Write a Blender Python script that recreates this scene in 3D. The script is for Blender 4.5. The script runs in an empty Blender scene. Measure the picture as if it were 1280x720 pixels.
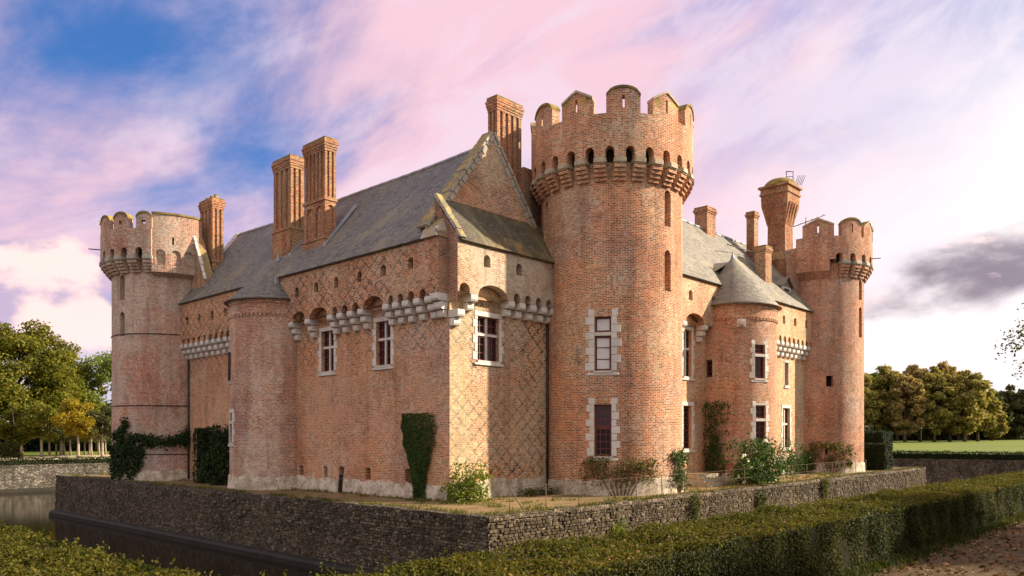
import bpy, bmesh, math, random
import numpy as np
from mathutils import Vector, Matrix
from mathutils.geometry import delaunay_2d_cdt

R = math.radians
PI = math.pi
random.seed(7)
rng = np.random.default_rng(11)
scene = bpy.context.scene
COL = scene.collection

# ------------------------------------------------------------------ camera
cam_data = bpy.data.cameras.new('camera')
cam = bpy.data.objects.new('camera', cam_data)
COL.objects.link(cam)
cam.location = (0, 0, 2.5)
cam.rotation_euler = (R(90), 0, 0)
cam_data.sensor_width = 36.0
cam_data.lens = 36.0 * 978 / 1280
cam_data.shift_y = 188 / 1280
cam_data.clip_start = 0.1
cam_data.clip_end = 6000
scene.camera = cam

# ------------------------------------------------------------------ view
vs = scene.view_settings
vs.view_transform = 'Standard'
vs.look = 'None'
vs.gamma = 1.0
vs.use_curve_mapping = False
vs.exposure = 1.1

# ------------------------------------------------------------------ node helper
class NT:
    def __init__(self, tree):
        self.t = tree
        self.n = tree.nodes
        self.l = tree.links
    def new(self, typ, **kw):
        nd = self.n.new(typ)
        for k, v in kw.items():
            setattr(nd, k, v)
        return nd
    def put(self, sock, v):
        if v is None:
            return
        if isinstance(v, bpy.types.NodeSocket):
            self.l.new(v, sock)
        else:
            if hasattr(sock, 'default_value'):
                dv = sock.default_value
                if hasattr(dv, '__len__') and not hasattr(v, '__len__'):
                    v = (v,) * len(dv)
                if hasattr(dv, '__len__') and len(dv) == 4 and len(v) == 3:
                    v = tuple(v) + (1.0,)
            sock.default_value = v
    def m(self, op, a, b=None, c=None, clamp=False):
        nd = self.new('ShaderNodeMath', operation=op)
        nd.use_clamp = clamp
        self.put(nd.inputs[0], a)
        self.put(nd.inputs[1], b)
        self.put(nd.inputs[2], c)
        return nd.outputs[0]
    def mix(self, f, a, b, mode='MIX'):
        nd = self.new('ShaderNodeMix', data_type='RGBA', blend_type=mode)
        nd.clamp_factor = True
        self.put(nd.inputs[0], f)
        self.put(nd.inputs[6], a)
        self.put(nd.inputs[7], b)
        return nd.outputs[2]
    def noise(self, vec, scale, detail=4, rough=.55, dist=0.0):
        nd = self.new('ShaderNodeTexNoise')
        if vec is not None:
            self.put(nd.inputs['Vector'], vec)
        nd.inputs['Scale'].default_value = scale
        nd.inputs['Detail'].default_value = detail
        nd.inputs['Roughness'].default_value = rough
        nd.inputs['Distortion'].default_value = dist
        return nd.outputs[0]
    def smooth(self, v, lo, hi, a=0.0, b=1.0):
        nd = self.new('ShaderNodeMapRange', interpolation_type='SMOOTHSTEP')
        self.put(nd.inputs[0], v)
        nd.inputs[1].default_value = lo
        nd.inputs[2].default_value = hi
        nd.inputs[3].default_value = a
        nd.inputs[4].default_value = b
        return nd.outputs[0]
    def ramp(self, f, stops):
        nd = self.new('ShaderNodeValToRGB')
        cr = nd.color_ramp
        while len(cr.elements) < len(stops):
            cr.elements.new(0.5)
        for e, (p, c) in zip(cr.elements, stops):
            e.position = p
            e.color = tuple(c) + (1.0,) if len(c) == 3 else c
        self.put(nd.inputs[0], f)
        return nd.outputs[0]
    def sep(self, v):
        nd = self.new('ShaderNodeSeparateXYZ')
        self.put(nd.inputs[0], v)
        return nd.outputs
    def comb(self, x, y, z=0.0):
        nd = self.new('ShaderNodeCombineXYZ')
        self.put(nd.inputs[0], x)
        self.put(nd.inputs[1], y)
        self.put(nd.inputs[2], z)
        return nd.outputs[0]
    def scale(self, v, s):
        nd = self.new('ShaderNodeVectorMath', operation='MULTIPLY')
        self.put(nd.inputs[0], v)
        nd.inputs[1].default_value = s
        return nd.outputs[0]
    def offset(self, v, s):
        nd = self.new('ShaderNodeVectorMath', operation='ADD')
        self.put(nd.inputs[0], v)
        nd.inputs[1].default_value = s
        return nd.outputs[0]
    def bump(self, h, strength=.5, dist=.02):
        nd = self.new('ShaderNodeBump')
        nd.inputs['Strength'].default_value = strength
        nd.inputs['Distance'].default_value = dist
        self.put(nd.inputs['Height'], h)
        return nd.outputs[0]

# ------------------------------------------------------------------ sun + sky
SUN_DIR = (0.991, 0.125)       # horizontal direction towards the sun
SUN_EL = R(27)
sun_az = math.atan2(SUN_DIR[0], SUN_DIR[1])
world = bpy.data.worlds.new('World')
scene.world = world
world.use_nodes = True
wt = NT(world.node_tree)
wt.n.clear()
wout = wt.new('ShaderNodeOutputWorld')
wbg = wt.new('ShaderNodeBackground')
wbg.inputs['Strength'].default_value = 0.1
wt.l.new(wbg.outputs[0], wout.inputs[0])
sky = wt.new('ShaderNodeTexSky', sky_type='NISHITA')
sky.sun_disc = False
sky.sun_elevation = SUN_EL
sky.sun_rotation = sun_az
sky.altitude = 100
sky.air_density = 1.0
sky.dust_density = 0.6
sky.ozone_density = 3.0
tc = wt.new('ShaderNodeTexCoord').outputs['Generated']
dx, dy, dz = wt.sep(tc)[:3]
az = wt.m('ARCTAN2', dx, dy)
el = wt.m('ARCSINE', dz)
def rot2(a, kx, ky, off=0.0):
    p = wt.m('ADD', wt.m('MULTIPLY', az, math.cos(a)), wt.m('MULTIPLY', el, math.sin(a)))
    q = wt.m('ADD', wt.m('MULTIPLY', az, -math.sin(a)), wt.m('MULTIPLY', el, math.cos(a)))
    return wt.comb(wt.m('MULTIPLY', p, kx), wt.m('MULTIPLY', q, ky), off)
def K(c, k=7.5):
    return tuple(x * k for x in c)
# high soft veil in bands rising to the right, with one blue gap in it
streak = wt.noise(rot2(R(24), 1.5, 3.6, 6.6), 1.35, 8, .58, .45)
fine = wt.noise(rot2(R(30), 2.2, 4.6, 9.4), 2.4, 8, .60, .4)
broad = wt.noise(rot2(R(15), 1.1, 2.0, 5.7), 1.7, 3, .5, .2)
gap = wt.smooth(wt.m('ABSOLUTE', wt.m('ADD', az, .60)), .0, .85)
low = wt.smooth(el, .40, .10)
cov = wt.m('ADD', wt.m('MULTIPLY', streak, 1.15), wt.m('MULTIPLY', fine, .48))
cov = wt.m('ADD', cov, wt.m('MULTIPLY', gap, .40))
cov = wt.m('ADD', cov, wt.m('MULTIPLY', low, .32))
cover = wt.smooth(cov, .66, 1.18)
pinkness = wt.smooth(wt.m('ADD', streak, wt.m('MULTIPLY', broad, .5)), .60, .84)
cloud = wt.mix(pinkness, K((.31, .29, .475)), K((.60, .40, .465)))
cloud = wt.mix(wt.m('MULTIPLY', wt.smooth(fine, .44, .62), .55), cloud, K((.58, .49, .57)))
white_f = wt.smooth(wt.m('SUBTRACT', wt.m('ADD', wt.m('ABSOLUTE', wt.m('ADD', az, .5)), wt.m('MULTIPLY', broad, .35)), wt.m('MULTIPLY', el, .80)), .50, 1.12)
cloud = wt.mix(wt.m('MULTIPLY', white_f, .92), cloud, K((.74, .685, .68)))
bluesky = wt.mix(1.0, sky.outputs[0], (.72, 1.0, 1.38, 1), 'MULTIPLY')
blue2 = wt.mix(.75, bluesky, K((.022, .09, .27)))
base = wt.mix(cover, blue2, cloud)
# heaped pink-white cloud bank low on the left
ce = wt.comb(wt.m('MULTIPLY', az, 5.0), wt.m('MULTIPLY', el, 8.0), 1.3)
cn = wt.noise(ce, 1.3, 7, .52, .15)
cmask = wt.m('ADD', wt.m('MULTIPLY', cn, 1.1), wt.m('MULTIPLY', wt.smooth(az, -.36, -.60), .45))
cmask = wt.m('SUBTRACT', cmask, wt.m('MULTIPLY', wt.smooth(el, .12, .36), .70))
cum = wt.smooth(cmask, .55, .66)
cshade = wt.noise(wt.offset(ce, (.35, .35, 0)), 1.3, 6, .52, .15)
crel = wt.smooth(wt.m('SUBTRACT', cn, cshade), -.07, .07)
cumcol = wt.mix(crel, K((.38, .31, .43)), K((.80, .57, .53)))
cumcol = wt.mix(wt.smooth(el, .14, .03), cumcol, K((.60, .56, .62)))
base = wt.mix(wt.m('MULTIPLY', cum, .94), base, cumcol)
# long grey-violet cloud low on the right
gv = wt.comb(wt.m('MULTIPLY', az, 6.0), wt.m('MULTIPLY', el, 12.0), 4.4)
gn = wt.noise(gv, 1.6, 7, .55, .1)
gs = wt.noise(wt.offset(gv, (-.25, .3, 0)), 1.6, 6, .55, .1)
ga = wt.m('SUBTRACT', az, .66)
ge = wt.m('SUBTRACT', wt.m('SUBTRACT', el, .208), wt.m('MULTIPLY', ga, .20))
gd = wt.m('ADD', wt.m('POWER', wt.m('MULTIPLY', ga, 3.7), 2.0), wt.m('POWER', wt.m('MULTIPLY', ge, 20.0), 2.0))
gmask = wt.smooth(wt.m('ADD', wt.m('SUBTRACT', 1.0, gd), wt.m('MULTIPLY', wt.m('SUBTRACT', gn, .5), 2.3)), -.1, .8)
gtop = wt.smooth(wt.m('ADD', wt.m('MULTIPLY', ge, 6.0), wt.m('MULTIPLY', wt.m('SUBTRACT', gn, gs), 2.2)), .05, .40)
gcol = wt.mix(gtop, K((.18, .145, .19)), K((.70, .52, .52)))
base = wt.mix(wt.m('MULTIPLY', gmask, .93), base, gcol)
# thin grey flecks near the horizon
fl = wt.noise(wt.comb(wt.m('MULTIPLY', az, 5.0), wt.m('MULTIPLY', el, 22.0), 2.2), 2.0, 5, .5, .2)
flm = wt.m('MULTIPLY', wt.smooth(fl, .54, .70), wt.smooth(el, .16, .08))
base = wt.mix(wt.m('MULTIPLY', flm, .22), base, K((.40, .37, .44)))
wt.l.new(base, wbg.inputs['Color'])

sun_data = bpy.data.lights.new('sun', 'SUN')
sun_data.energy = 5.0
sun_data.angle = R(1.2)
sun_data.color = (1.0, .85, .65)
sun = bpy.data.objects.new('sun', sun_data)
COL.objects.link(sun)
sd = Vector((SUN_DIR[0] * math.cos(SUN_EL), SUN_DIR[1] * math.cos(SUN_EL), math.sin(SUN_EL)))
sun.rotation_euler = sd.to_track_quat('Z', 'Y').to_euler()
sun.location = (60, 0, 60)

# ------------------------------------------------------------------ castle frame
CX, CY = -2.349, 29.458
UX, UY = -.7285, .685          # u runs along the long left front
VX, VY = .685, .7285           # v runs along the right-hand fronts
def W(u, v, z=0.0):
    return Vector((CX + u * UX + v * VX, CY + u * UY + v * VY, z))
ANG_A = math.atan2(-VY, -VX)   # outward normal of the left front
ANG_B = math.atan2(-UY, -UX)   # outward normal of the right fronts
def terr(u, v):
    return .12 + .33 * min(1, max(0, (v + 2.4) / 42.8))

# ------------------------------------------------------------------ materials
MATS = {}
def principled(name, rough=.8, spec=.3):
    mt = bpy.data.materials.new(name)
    mt.use_nodes = True
    t = NT(mt.node_tree)
    b = mt.node_tree.nodes['Principled BSDF']
    b.inputs['Roughness'].default_value = rough
    b.inputs['Specular IOR Level'].default_value = spec
    MATS[name] = mt
    return mt, t, b
def geo(t):
    return t.new('ShaderNodeNewGeometry')

def brick_mat(name, c1, c2, c3, mortar, pale=((.45, .38, .30), .6, .45, .56), streak=.35, speck=.4,
              diaper=None, moss=.0, seed=0.0, bw=.225, rh=.068, band=None, sun_strip=None):
    mt, t, b = principled(name, .88, .2)
    uv = t.new('ShaderNodeUVMap').outputs[0]
    g = geo(t)
    pos = t.offset(g.outputs['Position'], (seed * 7.1, seed * 3.3, seed))
    wob = t.noise(pos, 2.5, 2, .5)
    uvw = t.new('ShaderNodeVectorMath', operation='ADD')
    t.put(uvw.inputs[0], uv)
    t.put(uvw.inputs[1], t.comb(0.0, t.m('MULTIPLY', t.m('SUBTRACT', wob, .5), .03), 0.0))
    uvv = uvw.outputs[0]
    br = t.new('ShaderNodeTexBrick')
    br.offset = .5
    t.put(br.inputs['Vector'], uvv)
    t.put(br.inputs['Color1'], c1)
    t.put(br.inputs['Color2'], c2)
    t.put(br.inputs['Mortar'], mortar)
    br.inputs['Scale'].default_value = 1.0
    br.inputs['Mortar Size'].default_value = .013
    br.inputs['Mortar Smooth'].default_value = .2
    br.inputs['Bias'].default_value = 0.0
    br.inputs['Brick Width'].default_value = bw
    br.inputs['Row Height'].default_value = rh
    col = br.outputs['Color']
    s, tt = t.sep(uvv)[:2]
    row = t.m('FLOOR', t.m('DIVIDE', tt, rh))
    cellx = t.m('FLOOR', t.m('ADD', t.m('DIVIDE', s, bw * .5), t.m('FLOORED_MODULO', row, 2.0)))
    wn = t.new('ShaderNodeTexWhiteNoise', noise_dimensions='2D')
    t.put(wn.inputs['Vector'], t.comb(cellx, row, 0.0))
    wv_ = wn.outputs['Value']
    inb = t.m('SUBTRACT', 1.0, br.outputs['Fac'])
    pn0 = t.noise(pos, pale[2], 8, .68)
    patch = t.smooth(pn0, pale[3] - .10, pale[3] + .08)
    thr = t.m('SUBTRACT', .97, t.m('MULTIPLY', patch, .36))
    lightc = tuple(min(.72, .35 * x + .65 * y) for x, y in zip(c1, pale[0])) + (1,)
    col = t.mix(t.m('MULTIPLY', t.m('GREATER_THAN', wv_, thr), t.m('MULTIPLY', inb, .85)), col, lightc)
    thd = t.m('ADD', .16, t.m('MULTIPLY', t.smooth(t.noise(pos, .6, 4, .6), .45, .65), .16))
    col = t.mix(t.m('MULTIPLY', t.m('LESS_THAN', wv_, thd), t.m('MULTIPLY', inb, .85)), col, tuple(x * .5 + .008 for x in c2) + (1,))
    big = t.noise(pos, .33, 5, .6)
    col = t.mix(t.smooth(big, .42, .62), col, t.mix(1.0, col, tuple(min(1.6, .35 + .65 * y / x * 1.05) for x, y in zip(c1, c3)) + (1,), 'MULTIPLY'))
    if diaper:
        w, h, lo, hi, dcol, amt = diaper
        cell = rh
        tq = t.m('MULTIPLY', t.m('FLOOR', t.m('DIVIDE', tt, cell)), cell)
        sq = t.m('MULTIPLY', t.m('FLOOR', t.m('DIVIDE', s, bw * .25)), bw * .25)
        a_ = t.m('FRACT', t.m('ADD', t.m('DIVIDE', sq, w), t.m('DIVIDE', tq, h)))
        b_ = t.m('FRACT', t.m('SUBTRACT', t.m('DIVIDE', sq, w), t.m('DIVIDE', tq, h)))
        la = t.m('LESS_THAN', t.m('ABSOLUTE', t.m('SUBTRACT', a_, .5)), .07)
        lb = t.m('LESS_THAN', t.m('ABSOLUTE', t.m('SUBTRACT', b_, .5)), .07)
        d = t.m('MAXIMUM', la, lb)
        zone = t.m('MULTIPLY', t.smooth(tt, lo - .25, lo + .25), t.smooth(tt, hi + .15, hi - .15))
        fade = t.smooth(t.noise(pos, .55, 4, .6), .30, .52)
        brk = t.m('GREATER_THAN', t.noise(uvv, 6.0, 1, .5), .40)
        d = t.m('MULTIPLY', t.m('MULTIPLY', d, zone), t.m('MULTIPLY', t.m('MULTIPLY', fade, brk), amt))
        col = t.mix(d, col, dcol)
    mac = t.noise(t.offset(pos, (11.0, 5.0, 3.0)), .30, 5, .62)
    col = t.mix(t.smooth(mac, .50, .64, 0.0, .75), col, t.mix(1.0, col, (.86, 1.0, 1.22, 1), 'MULTIPLY'))
    mac2 = t.noise(t.offset(pos, (-7.0, 2.0, 9.0)), .42, 6, .66)
    col = t.mix(t.smooth(mac2, .50, .66, 0.0, .6), col, t.mix(1.0, col, (.66, .60, .60, 1), 'MULTIPLY'))
    col = t.mix(t.smooth(mac2, .44, .30, 0.0, .7), col, t.mix(1.0, col, (1.18, 1.05, .88, 1), 'MULTIPLY'))
    pcol, pamt, pscale, pth = pale
    pn = t.noise(pos, pscale, 8, .68)
    pf = t.m('MULTIPLY', t.smooth(pn, pth - .04, pth + .08), pamt * .6)
    if band:
        blo, bhi, bamt = band
        bz = t.sep(g.outputs['Position'])[2]
        bz = t.m('ADD', bz, t.m('MULTIPLY', t.m('SUBTRACT', pn, .5), 3.0))
        bf = t.m('MULTIPLY', t.m('MULTIPLY', t.smooth(bz, blo - .4, blo + .4), t.smooth(bz, bhi + .4, bhi - .4)), bamt)
        pf = t.m('MAXIMUM', pf, bf)
    if sun_strip:
        pf = t.m('MAXIMUM', pf, t.m('MULTIPLY', t.smooth(t.m('ADD', s, t.m('MULTIPLY', t.m('SUBTRACT', wob, .5), .25)), sun_strip[0] + .1, sun_strip[0] - .1), sun_strip[1]))  # strip along the wall corner made paler: sunlight put into the brick colour
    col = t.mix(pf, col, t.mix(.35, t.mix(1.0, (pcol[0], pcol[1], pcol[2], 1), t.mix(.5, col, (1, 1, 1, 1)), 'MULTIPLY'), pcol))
    sp = t.noise(t.scale(uvv, (9, 16, 1)), 1.0, 3, .6)
    col = t.mix(t.m('MULTIPLY', t.smooth(sp, .56, .70), speck), col, t.mix(.5, mortar, pcol))
    col = t.mix(t.m('MULTIPLY', t.smooth(sp, .46, .32), speck * .8), col, t.mix(1.0, col, (.42, .38, .36, 1), 'MULTIPLY'))
    st = t.noise(t.scale(uvv, (1.6, .14, 1)), 1.0, 5, .6)
    col = t.mix(t.m('MULTIPLY', t.smooth(st, .50, .72), streak), col, t.mix(1.0, col, (.40, .34, .32, 1), 'MULTIPLY'))
    st2 = t.noise(t.scale(uvv, (4.5, .30, 1)), 1.0, 5, .62)
    col = t.mix(t.m('MULTIPLY', t.smooth(st2, .58, .70), streak * .75), col, pcol)
    sw = t.noise(t.scale(uvv, (.55, .05, 1)), 1.0, 4, .6)
    col = t.mix(t.m('MULTIPLY', t.smooth(sw, .49, .62), streak * .9), col, t.mix(1.0, col, (.58, .44, .38, 1), 'MULTIPLY'))
    blot = t.noise(pos, 1.7, 5, .65)
    col = t.mix(t.m('MULTIPLY', t.smooth(blot, .53, .66), .42), col, t.mix(1.0, col, (.55, .47, .42, 1), 'MULTIPLY'))
    if moss:
        nz = t.sep(g.outputs['Normal'])[2]
        mn = t.noise(pos, 3.0, 4, .6)
        mf = t.m('MULTIPLY', t.smooth(t.m('ADD', nz, t.m('MULTIPLY', t.m('SUBTRACT', mn, .5), .9)), .25, .6), moss)
        col = t.mix(mf, col, t.mix(t.smooth(mn, .4, .6), (.11, .10, .03, 1), (.34, .25, .06, 1)))
    t.put(b.inputs['Base Color'], col)
    hgt = t.m('ADD', t.m('MULTIPLY', br.outputs['Fac'], -.6), t.m('MULTIPLY', t.noise(pos, 14, 4, .6), .8))
    t.put(b.inputs['Normal'], t.bump(hgt, .7, .03))
    return mt

MORT = (.55, .42, .27)
DARKB = (.06, .056, .058)
brick_mat('brick_front', (0.680, 0.222, 0.085), (0.386, 0.126, 0.060), (0.680, 0.253, 0.096), MORT, ((0.580, 0.475, 0.350), .6, .4, .55), .4, .5,
          (.62, .54, 6.6, 9.95, DARKB, .9), 0, 1)
brick_mat('brick_front_low', (0.680, 0.248, 0.104), (0.448, 0.158, 0.077), (0.680, 0.248, 0.091), MORT, ((0.600, 0.495, 0.378), .65, .5, .54), .35, .5,
          (.62, .54, 5.9, 9.0, DARKB, .62), 0, 1, band=(2.6, 5.2, .16))
brick_mat('brick_end', (0.658, 0.211, 0.077), (0.372, 0.120, 0.052), (0.680, 0.264, 0.096), MORT, ((0.620, 0.514, 0.331), .7, .45, .50), .35, .5,
          (.62, .56, .9, 7.9, (.05, .046, .04), .95), 0, 3, band=(1.4, 4.6, .35), sun_strip=(1.1, .55))  # the pale corner strip paints in the sunlight falling there
brick_mat('plaster_end', (0.500, 0.291, 0.161), (0.422, 0.173, 0.085), (0.500, 0.349, 0.218), (0.540, 0.446, 0.312), ((0.580, 0.504, 0.378), 1.3, .6, .48), .7, .6, None, 0, 5)
brick_mat('brick_tower', (0.680, 0.196, 0.060), (0.348, 0.094, 0.037), (0.680, 0.233, 0.071), (0.600, 0.466, 0.312), ((0.600, 0.475, 0.341), .6, .42, .54), .42, .55, None, .95, 8)
brick_mat('brick_tower_left', (0.635, 0.184, 0.091), (0.360, 0.115, 0.063), (0.585, 0.222, 0.118), (0.570, 0.466, 0.360), ((0.600, 0.524, 0.416), .95, .36, .50), .42, .55, None, .95, 13, band=(7.5, 11.5, .3))
brick_mat('brick_tower_right', (0.609, 0.164, 0.060), (0.298, 0.091, 0.041), (0.609, 0.196, 0.071), (0.540, 0.407, 0.284), ((0.540, 0.436, 0.331), .6, .4, .53), .42, .55, None, .95, 17, band=(5.6, 12.2, .2))
brick_mat('brick_turret', (0.635, 0.184, 0.085), (0.360, 0.115, 0.060), (0.635, 0.222, 0.109), (0.580, 0.466, 0.341), ((0.660, 0.553, 0.436), .9, .45, .50), .5, .55, None, 0, 21, band=(5.5, 8.2, .25))
brick_mat('brick_turret_right', (0.635, 0.174, 0.065), (0.323, 0.098, 0.045), (0.671, 0.211, 0.077), (0.580, 0.446, 0.312), ((0.570, 0.456, 0.331), .65, .42, .53), .42, .55, None, 0, 25, band=(3.2, 8.0, .18))
brick_mat('brick_wing_right', (0.680, 0.244, 0.080), (0.461, 0.151, 0.058), (0.680, 0.307, 0.109), (0.590, 0.456, 0.294), ((0.640, 0.524, 0.331), .8, .42, .50), .36, .5, None, 0, 29)
brick_mat('brick_chimney', (0.534, 0.158, 0.054), (0.247, 0.079, 0.035), (0.534, 0.184, 0.067), (0.420, 0.301, 0.189), ((0.450, 0.320, 0.171), .7, .7, .53), .6, .55, None, 1, 33, .22, .075)
brick_mat('brick_plain', (0.511, 0.174, 0.079), (0.286, 0.104, 0.052), (0.484, 0.196, 0.096), (0.460, 0.359, 0.255), ((0.460, 0.359, 0.237), .9, .6, .51), .6, .6, None, .6, 37)

def stone_mat(name, c1, c2, rough=.85, scale=2.0, moss=0.0, pit=.5, dark=(.20, .17, .13)):
    mt, t, b = principled(name, rough, .25)
    g = geo(t)
    pos = g.outputs['Position']
    n1 = t.noise(pos, scale, 6, .62)
    n2 = t.noise(pos, scale * 6, 5, .65)
    col = t.mix(t.smooth(n1, .35, .65), c1, c2)
    isl = g.outputs['Random Per Island']
    col = t.mix(t.m('MULTIPLY', isl, .35), col, t.mix(1.0, col, (.62, .6, .58, 1), 'MULTIPLY'))
    col = t.mix(t.m('MULTIPLY', t.smooth(n2, .52, .68), pit), col, dark)
    if moss:
        nz = t.sep(g.outputs['Normal'])[2]
        mn = t.noise(pos, 3.0, 4, .6)
        mf = t.m('MULTIPLY', t.smooth(t.m('ADD', nz, t.m('MULTIPLY', t.m('SUBTRACT', mn, .5), 1.3)), .1, .6), moss)
        col = t.mix(mf, col, t.mix(t.smooth(mn, .4, .6), (.10, .09, .03, 1), (.36, .25, .05, 1)))
    t.put(b.inputs['Base Color'], col)
    t.put(b.inputs['Normal'], t.bump(t.m('ADD', n1, t.m('MULTIPLY', n2, .6)), .5, .03))
    return mt
stone_mat('stone_white', (.68, .64, .57), (.56, .52, .46), .8, 1.6, 0, .35, (.30, .27, .23))
stone_mat('stone_grey', (.48, .44, .37), (.36, .32, .26), .85, 1.4, .8, .5)
stone_mat('stone_warm', (.50, .41, .28), (.40, .31, .21), .85, 1.4, .9, .5)
stone_mat('render_base', (.66, .58, .45), (.36, .29, .21), .9, 2.2, 0, .95, (.10, .08, .06))
stone_mat('moss_top', (.30, .22, .06), (.13, .11, .04), .95, 2.2, .5, .4, (.08, .07, .03))
stone_mat('plain_render', (.58, .53, .45), (.48, .42, .35), .9, .8, 0, .25, (.3, .26, .2))

def slate_mat(name, c1, c2, lich, lamt, seed, tint=(.20, .17, .11)):
    mt, t, b = principled(name, .62, .35)
    uv = t.new('ShaderNodeUVMap').outputs[0]
    g = geo(t)
    pos = t.offset(g.outputs['Position'], (seed, seed * 2.7, 0))
    br = t.new('ShaderNodeTexBrick')
    br.offset = .5
    t.put(br.inputs['Vector'], uv)
    t.put(br.inputs['Color1'], c1)
    t.put(br.inputs['Color2'], c2)
    t.put(br.inputs['Mortar'], tuple(x * .45 for x in c1))
    br.inputs['Scale'].default_value = 1.0
    br.inputs['Mortar Size'].default_value = .008
    br.inputs['Brick Width'].default_value = .24
    br.inputs['Row Height'].default_value = .13
    col = br.outputs['Color']
    st = t.noise(t.scale(uv, (1.1, .12, 1)), 1.0, 6, .65)
    col = t.mix(t.m('MULTIPLY', t.smooth(st, .46, .66), .7), col, tint)
    st2 = t.noise(t.scale(uv, (2.6, .25, 1)), 1.3, 4, .6)
    col = t.mix(t.m('MULTIPLY', t.smooth(st2, .54, .68), .45), col, t.mix(1.0, col, (.45, .45, .48, 1), 'MULTIPLY'))
    pn = t.noise(pos, .5, 7, .7)
    col = t.mix(t.m('MULTIPLY', t.smooth(pn, .5, .66), lamt), col, lich)
    sp = t.noise(pos, 7, 4, .65)
    col = t.mix(t.m('MULTIPLY', t.smooth(sp, .57, .68), .5), col, (.33, .29, .21, 1))
    t.put(b.inputs['Base Color'], col)
    t.put(b.inputs['Normal'], t.bump(t.m('SUBTRACT', t.m('MULTIPLY', sp, .7), br.outputs['Fac']), .5, .02))
    return mt
slate_mat('slate_main', (.09, .089, .083), (.195, .185, .163), (.27, .23, .12), .55, 2, (.17, .145, .10))
slate_mat('slate_right', (.13, .12, .10), (.25, .225, .175), (.36, .31, .19), .5, 9, (.17, .15, .115))
slate_mat('slate_mossy', (.06, .05, .034), (.10, .082, .05), (.36, .22, .045), .6, 15, (.20, .17, .08))

def simple_mat(name, c, rough=.6, spec=.3, metal=0.0, nscale=3.0, var=.3):
    mt, t, b = principled(name, rough, spec)
    g = geo(t)
    n = t.noise(g.outputs['Position'], nscale, 4, .6)
    col = t.mix(t.m('MULTIPLY', t.smooth(n, .35, .65), var), c, t.mix(1.0, c + (1,), (.5, .5, .5, 1), 'MULTIPLY'))
    t.put(b.inputs['Base Color'], col)
    b.inputs['Metallic'].default_value = metal
    t.put(b.inputs['Normal'], t.bump(n, .15, .01))
    return mt
simple_mat('wood_red', (.13, .022, .016), .5, .4, 0, 6)
simple_mat('wood_white', (.62, .58, .52), .6)
simple_mat('interior', (.022, .017, .015), .9, .1)
simple_mat('glass_dark', (.014, .012, .012), .25, .2)
simple_mat('glass_sky', (.02, .018, .018), .1, .3)
simple_mat('glass_curtain', (.66, .64, .60), .3, .5, 0, 2, .2)
simple_mat('iron', (.045, .038, .034), .6, .4, .3)
simple_mat('lead', (.30, .31, .33), .5, .4, .2)
simple_mat('post_rust', (.16, .10, .07), .8)
simple_mat('bark', (.10, .075, .05), .95, .1, 0, 5, .6)
simple_mat('bark_pale', (.34, .29, .22), .95, .1, 0, 5, .5)
simple_mat('stem', (.15, .10, .06), .9, .1)

def leaf_mat(name, stops, rough=.55, trans=.35):
    mt, t, b = principled(name, max(rough, .65), .12)
    g = geo(t)
    big = t.noise(g.outputs['Position'], .55, 3, .55)
    f = t.m('ADD', t.m('MULTIPLY', g.outputs['Random Per Island'], .62), t.m('MULTIPLY', t.m('SUBTRACT', big, .3), .75), clamp=True)
    col = t.ramp(f, stops)
    t.put(b.inputs['Base Color'], col)
    tr = t.new('ShaderNodeBsdfTranslucent')
    t.put(tr.inputs[0], t.mix(1.0, col, (1.2, 1.25, .7, 1), 'MULTIPLY'))
    ms = t.new('ShaderNodeMixShader')
    ms.inputs[0].default_value = trans
    t.l.new(b.outputs[0], ms.inputs[1])
    t.l.new(tr.outputs[0], ms.inputs[2])
    t.l.new(ms.outputs[0], t.n['Material Output'].inputs[0])
    return mt
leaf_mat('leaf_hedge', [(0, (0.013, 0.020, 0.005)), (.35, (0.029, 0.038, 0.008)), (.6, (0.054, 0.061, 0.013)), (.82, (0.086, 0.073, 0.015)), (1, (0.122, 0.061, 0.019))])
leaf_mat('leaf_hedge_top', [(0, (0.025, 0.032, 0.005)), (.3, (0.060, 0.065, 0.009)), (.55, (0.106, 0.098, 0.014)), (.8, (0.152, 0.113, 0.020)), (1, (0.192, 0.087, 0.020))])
leaf_mat('leaf_clip', [(0, (.018, .035, .008)), (.5, (.045, .08, .018)), (1, (.095, .135, .035))], .6, .25)
leaf_mat('leaf_rough', [(0, (.06, .06, .016)), (.5, (.12, .12, .03)), (.8, (.19, .17, .05)), (1, (.26, .20, .08))], .7, .3)
leaf_mat('leaf_ivy', [(0, (0.010, 0.022, 0.007)), (.5, (0.022, 0.042, 0.012)), (1, (0.060, 0.084, 0.024))], .45, .15)
leaf_mat('leaf_box', [(0, (0.009, 0.019, 0.006)), (.5, (0.018, 0.034, 0.011)), (1, (0.041, 0.055, 0.018))], .5, .2)
leaf_mat('leaf_bright', [(0, (.07, .10, .015)), (.5, (.16, .20, .03)), (1, (.30, .30, .06))], .5, .4)
leaf_mat('leaf_rose', [(0, (.02, .045, .012)), (.5, (.045, .085, .02)), (1, (.12, .15, .035))], .5, .3)
leaf_mat('leaf_dry', [(0, (.06, .06, .02)), (.5, (.13, .11, .03)), (1, (.21, .15, .05))], .6, .3)
leaf_mat('leaf_tree', [(0, (0.047, 0.062, 0.011)), (.4, (0.122, 0.129, 0.017)), (.75, (0.233, 0.204, 0.028)), (1, (0.356, 0.246, 0.041))], .6, .4)
leaf_mat('leaf_tree_pale', [(0, (0.077, 0.113, 0.025)), (.5, (0.167, 0.217, 0.047)), (1, (0.278, 0.315, 0.077))], .6, .4)
leaf_mat('leaf_autumn', [(0, (0.133, 0.118, 0.014)), (.5, (0.292, 0.220, 0.020)), (1, (0.424, 0.264, 0.029))], .6, .4)
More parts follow.
